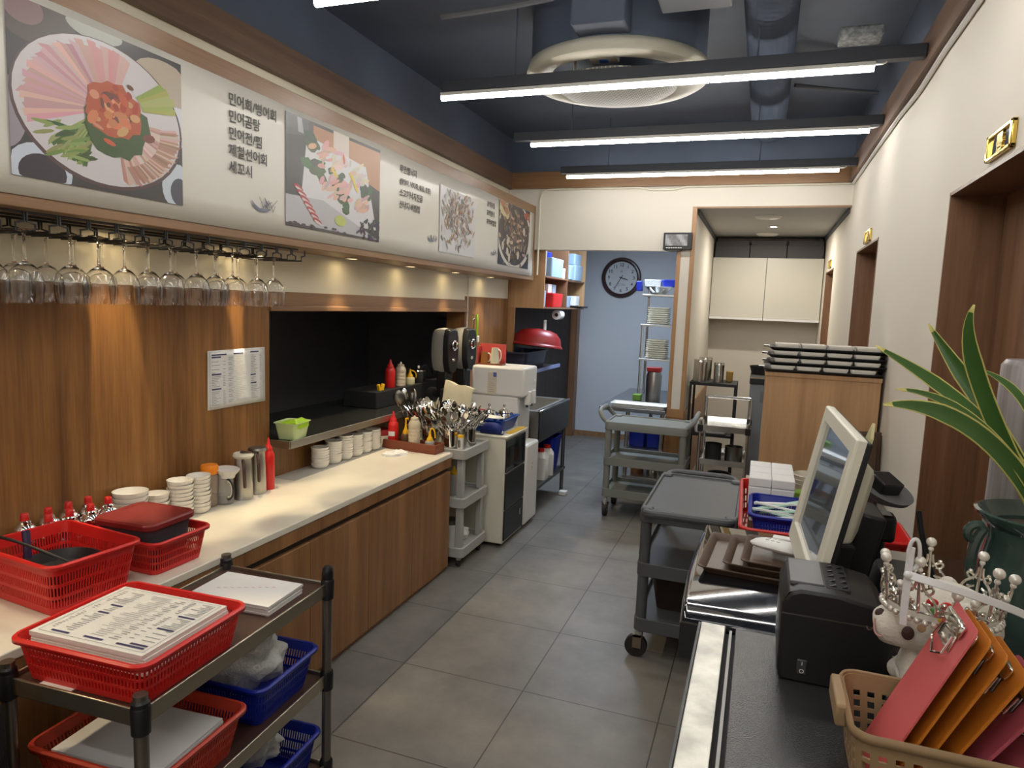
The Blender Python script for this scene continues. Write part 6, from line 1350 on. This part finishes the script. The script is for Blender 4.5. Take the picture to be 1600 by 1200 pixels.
# baskets on the worktop
basket('red_basket', 'large red basket holding a black cable and pan at the near end of the worktop', (-1.995, 1.475, ZT + .0008), -.09, .365, .275, .16, M_RED, taper=.84, n=270, rows=ROWS)
t = thing('black_pan', 'round black pan lying in the large red basket', 'pan', (-1.99, 1.475, ZT + .006))
MB().lathe([(0, 0), (.085, 0), (.105, .10), (.110, .102), (.103, .103), (.09, .07), (0, .07)], n=36, capa=False, capb=False).build('pan_body', M_BLACK, t)
b = MB()
for k in range(4): b.box((-.03 + k * .02, -.05, .070), (-.018 + k * .02, .05, .0715))
b.build('label_marks', M_PAPER, t)
tag(MB().tube(bez([(-2.20, 1.40, .95), (-2.10, 1.42, .95), (-1.98, 1.46, .89), (-1.93, 1.52, .84)], 16) , .005, 8).build('cable', M_BLACK), 'black cable lying across the large red basket', 'cable')
tag(MB().tube(bez([(-2.09, 1.44, .83), (-2.10, 1.45, .90), (-2.122, 1.46, .958)], 8), [.012] * 9, 10).build('pen', mat('indigo', (.02, .012, .05), .4)), 'dark indigo stick standing in the large red basket', 'stick')
basket('dark_red_basket', 'dark red basket under the maroon-lidded container on the worktop', (-1.965, 1.79, ZT + .0008), 0, .29, .24, .115, M_RED, taper=.86, n=230, rows=ROWS)
t = thing('food_container', 'grey container with maroon lid sitting in the dark red basket', 'container', (-1.975, 1.775, ZT + .012), .05)
MB().loops([[(x, y, z) for x, y in rrect(a, c, .03)] for a, c, z in ((.20, .17, 0), (.232, .20, .135), (.235, .203, .15))]).build('container_body', mat('smoke_grey', (.05, .052, .06), .25), t)
MB().loops([[(x, y, z) for x, y in rrect(a, c, .035)] for a, c, z in ((.25, .218, .140), (.255, .223, .143), (.255, .223, .157), (.245, .213, .163), (.235, .203, .163), (.230, .198, .161))]).build('lid', M_LID, t)
# black coat at the very left edge
t = thing('black_coat', 'black coat hanging over a chair at the left edge of the photo', 'coat', (-1.625, .88, 0))
b = MB(); rings = []
for k in range(19):
    z = .05 + .82 * k / 18; ring = []
    for j in range(24):
        a = 2 * pi * j / 24; fold = .014 * sin(5 * a + z * 6) + .02 * noise.noise((cos(a) * 2, sin(a) * 2, z * 5))
        sx = .085 + .03 * (1 - z) - (.035 * max(0, z - .78) / .1); sy = .15 + .03 * (1 - z) - (.05 * max(0, z - .78) / .1)
        ring.append(((sx + fold) * cos(a), (sy + fold) * sin(a), z))
    rings.append(ring)
b.loops(rings).build('coat_cloth', mat('black_wool', (.008, .008, .009), .95, bump=.6, bscale=140), t, angle=3)
MB().tube([(0, -.06, .86), (0, .06, .86)], .015, 8).build('collar', MATS['black_wool'], t)
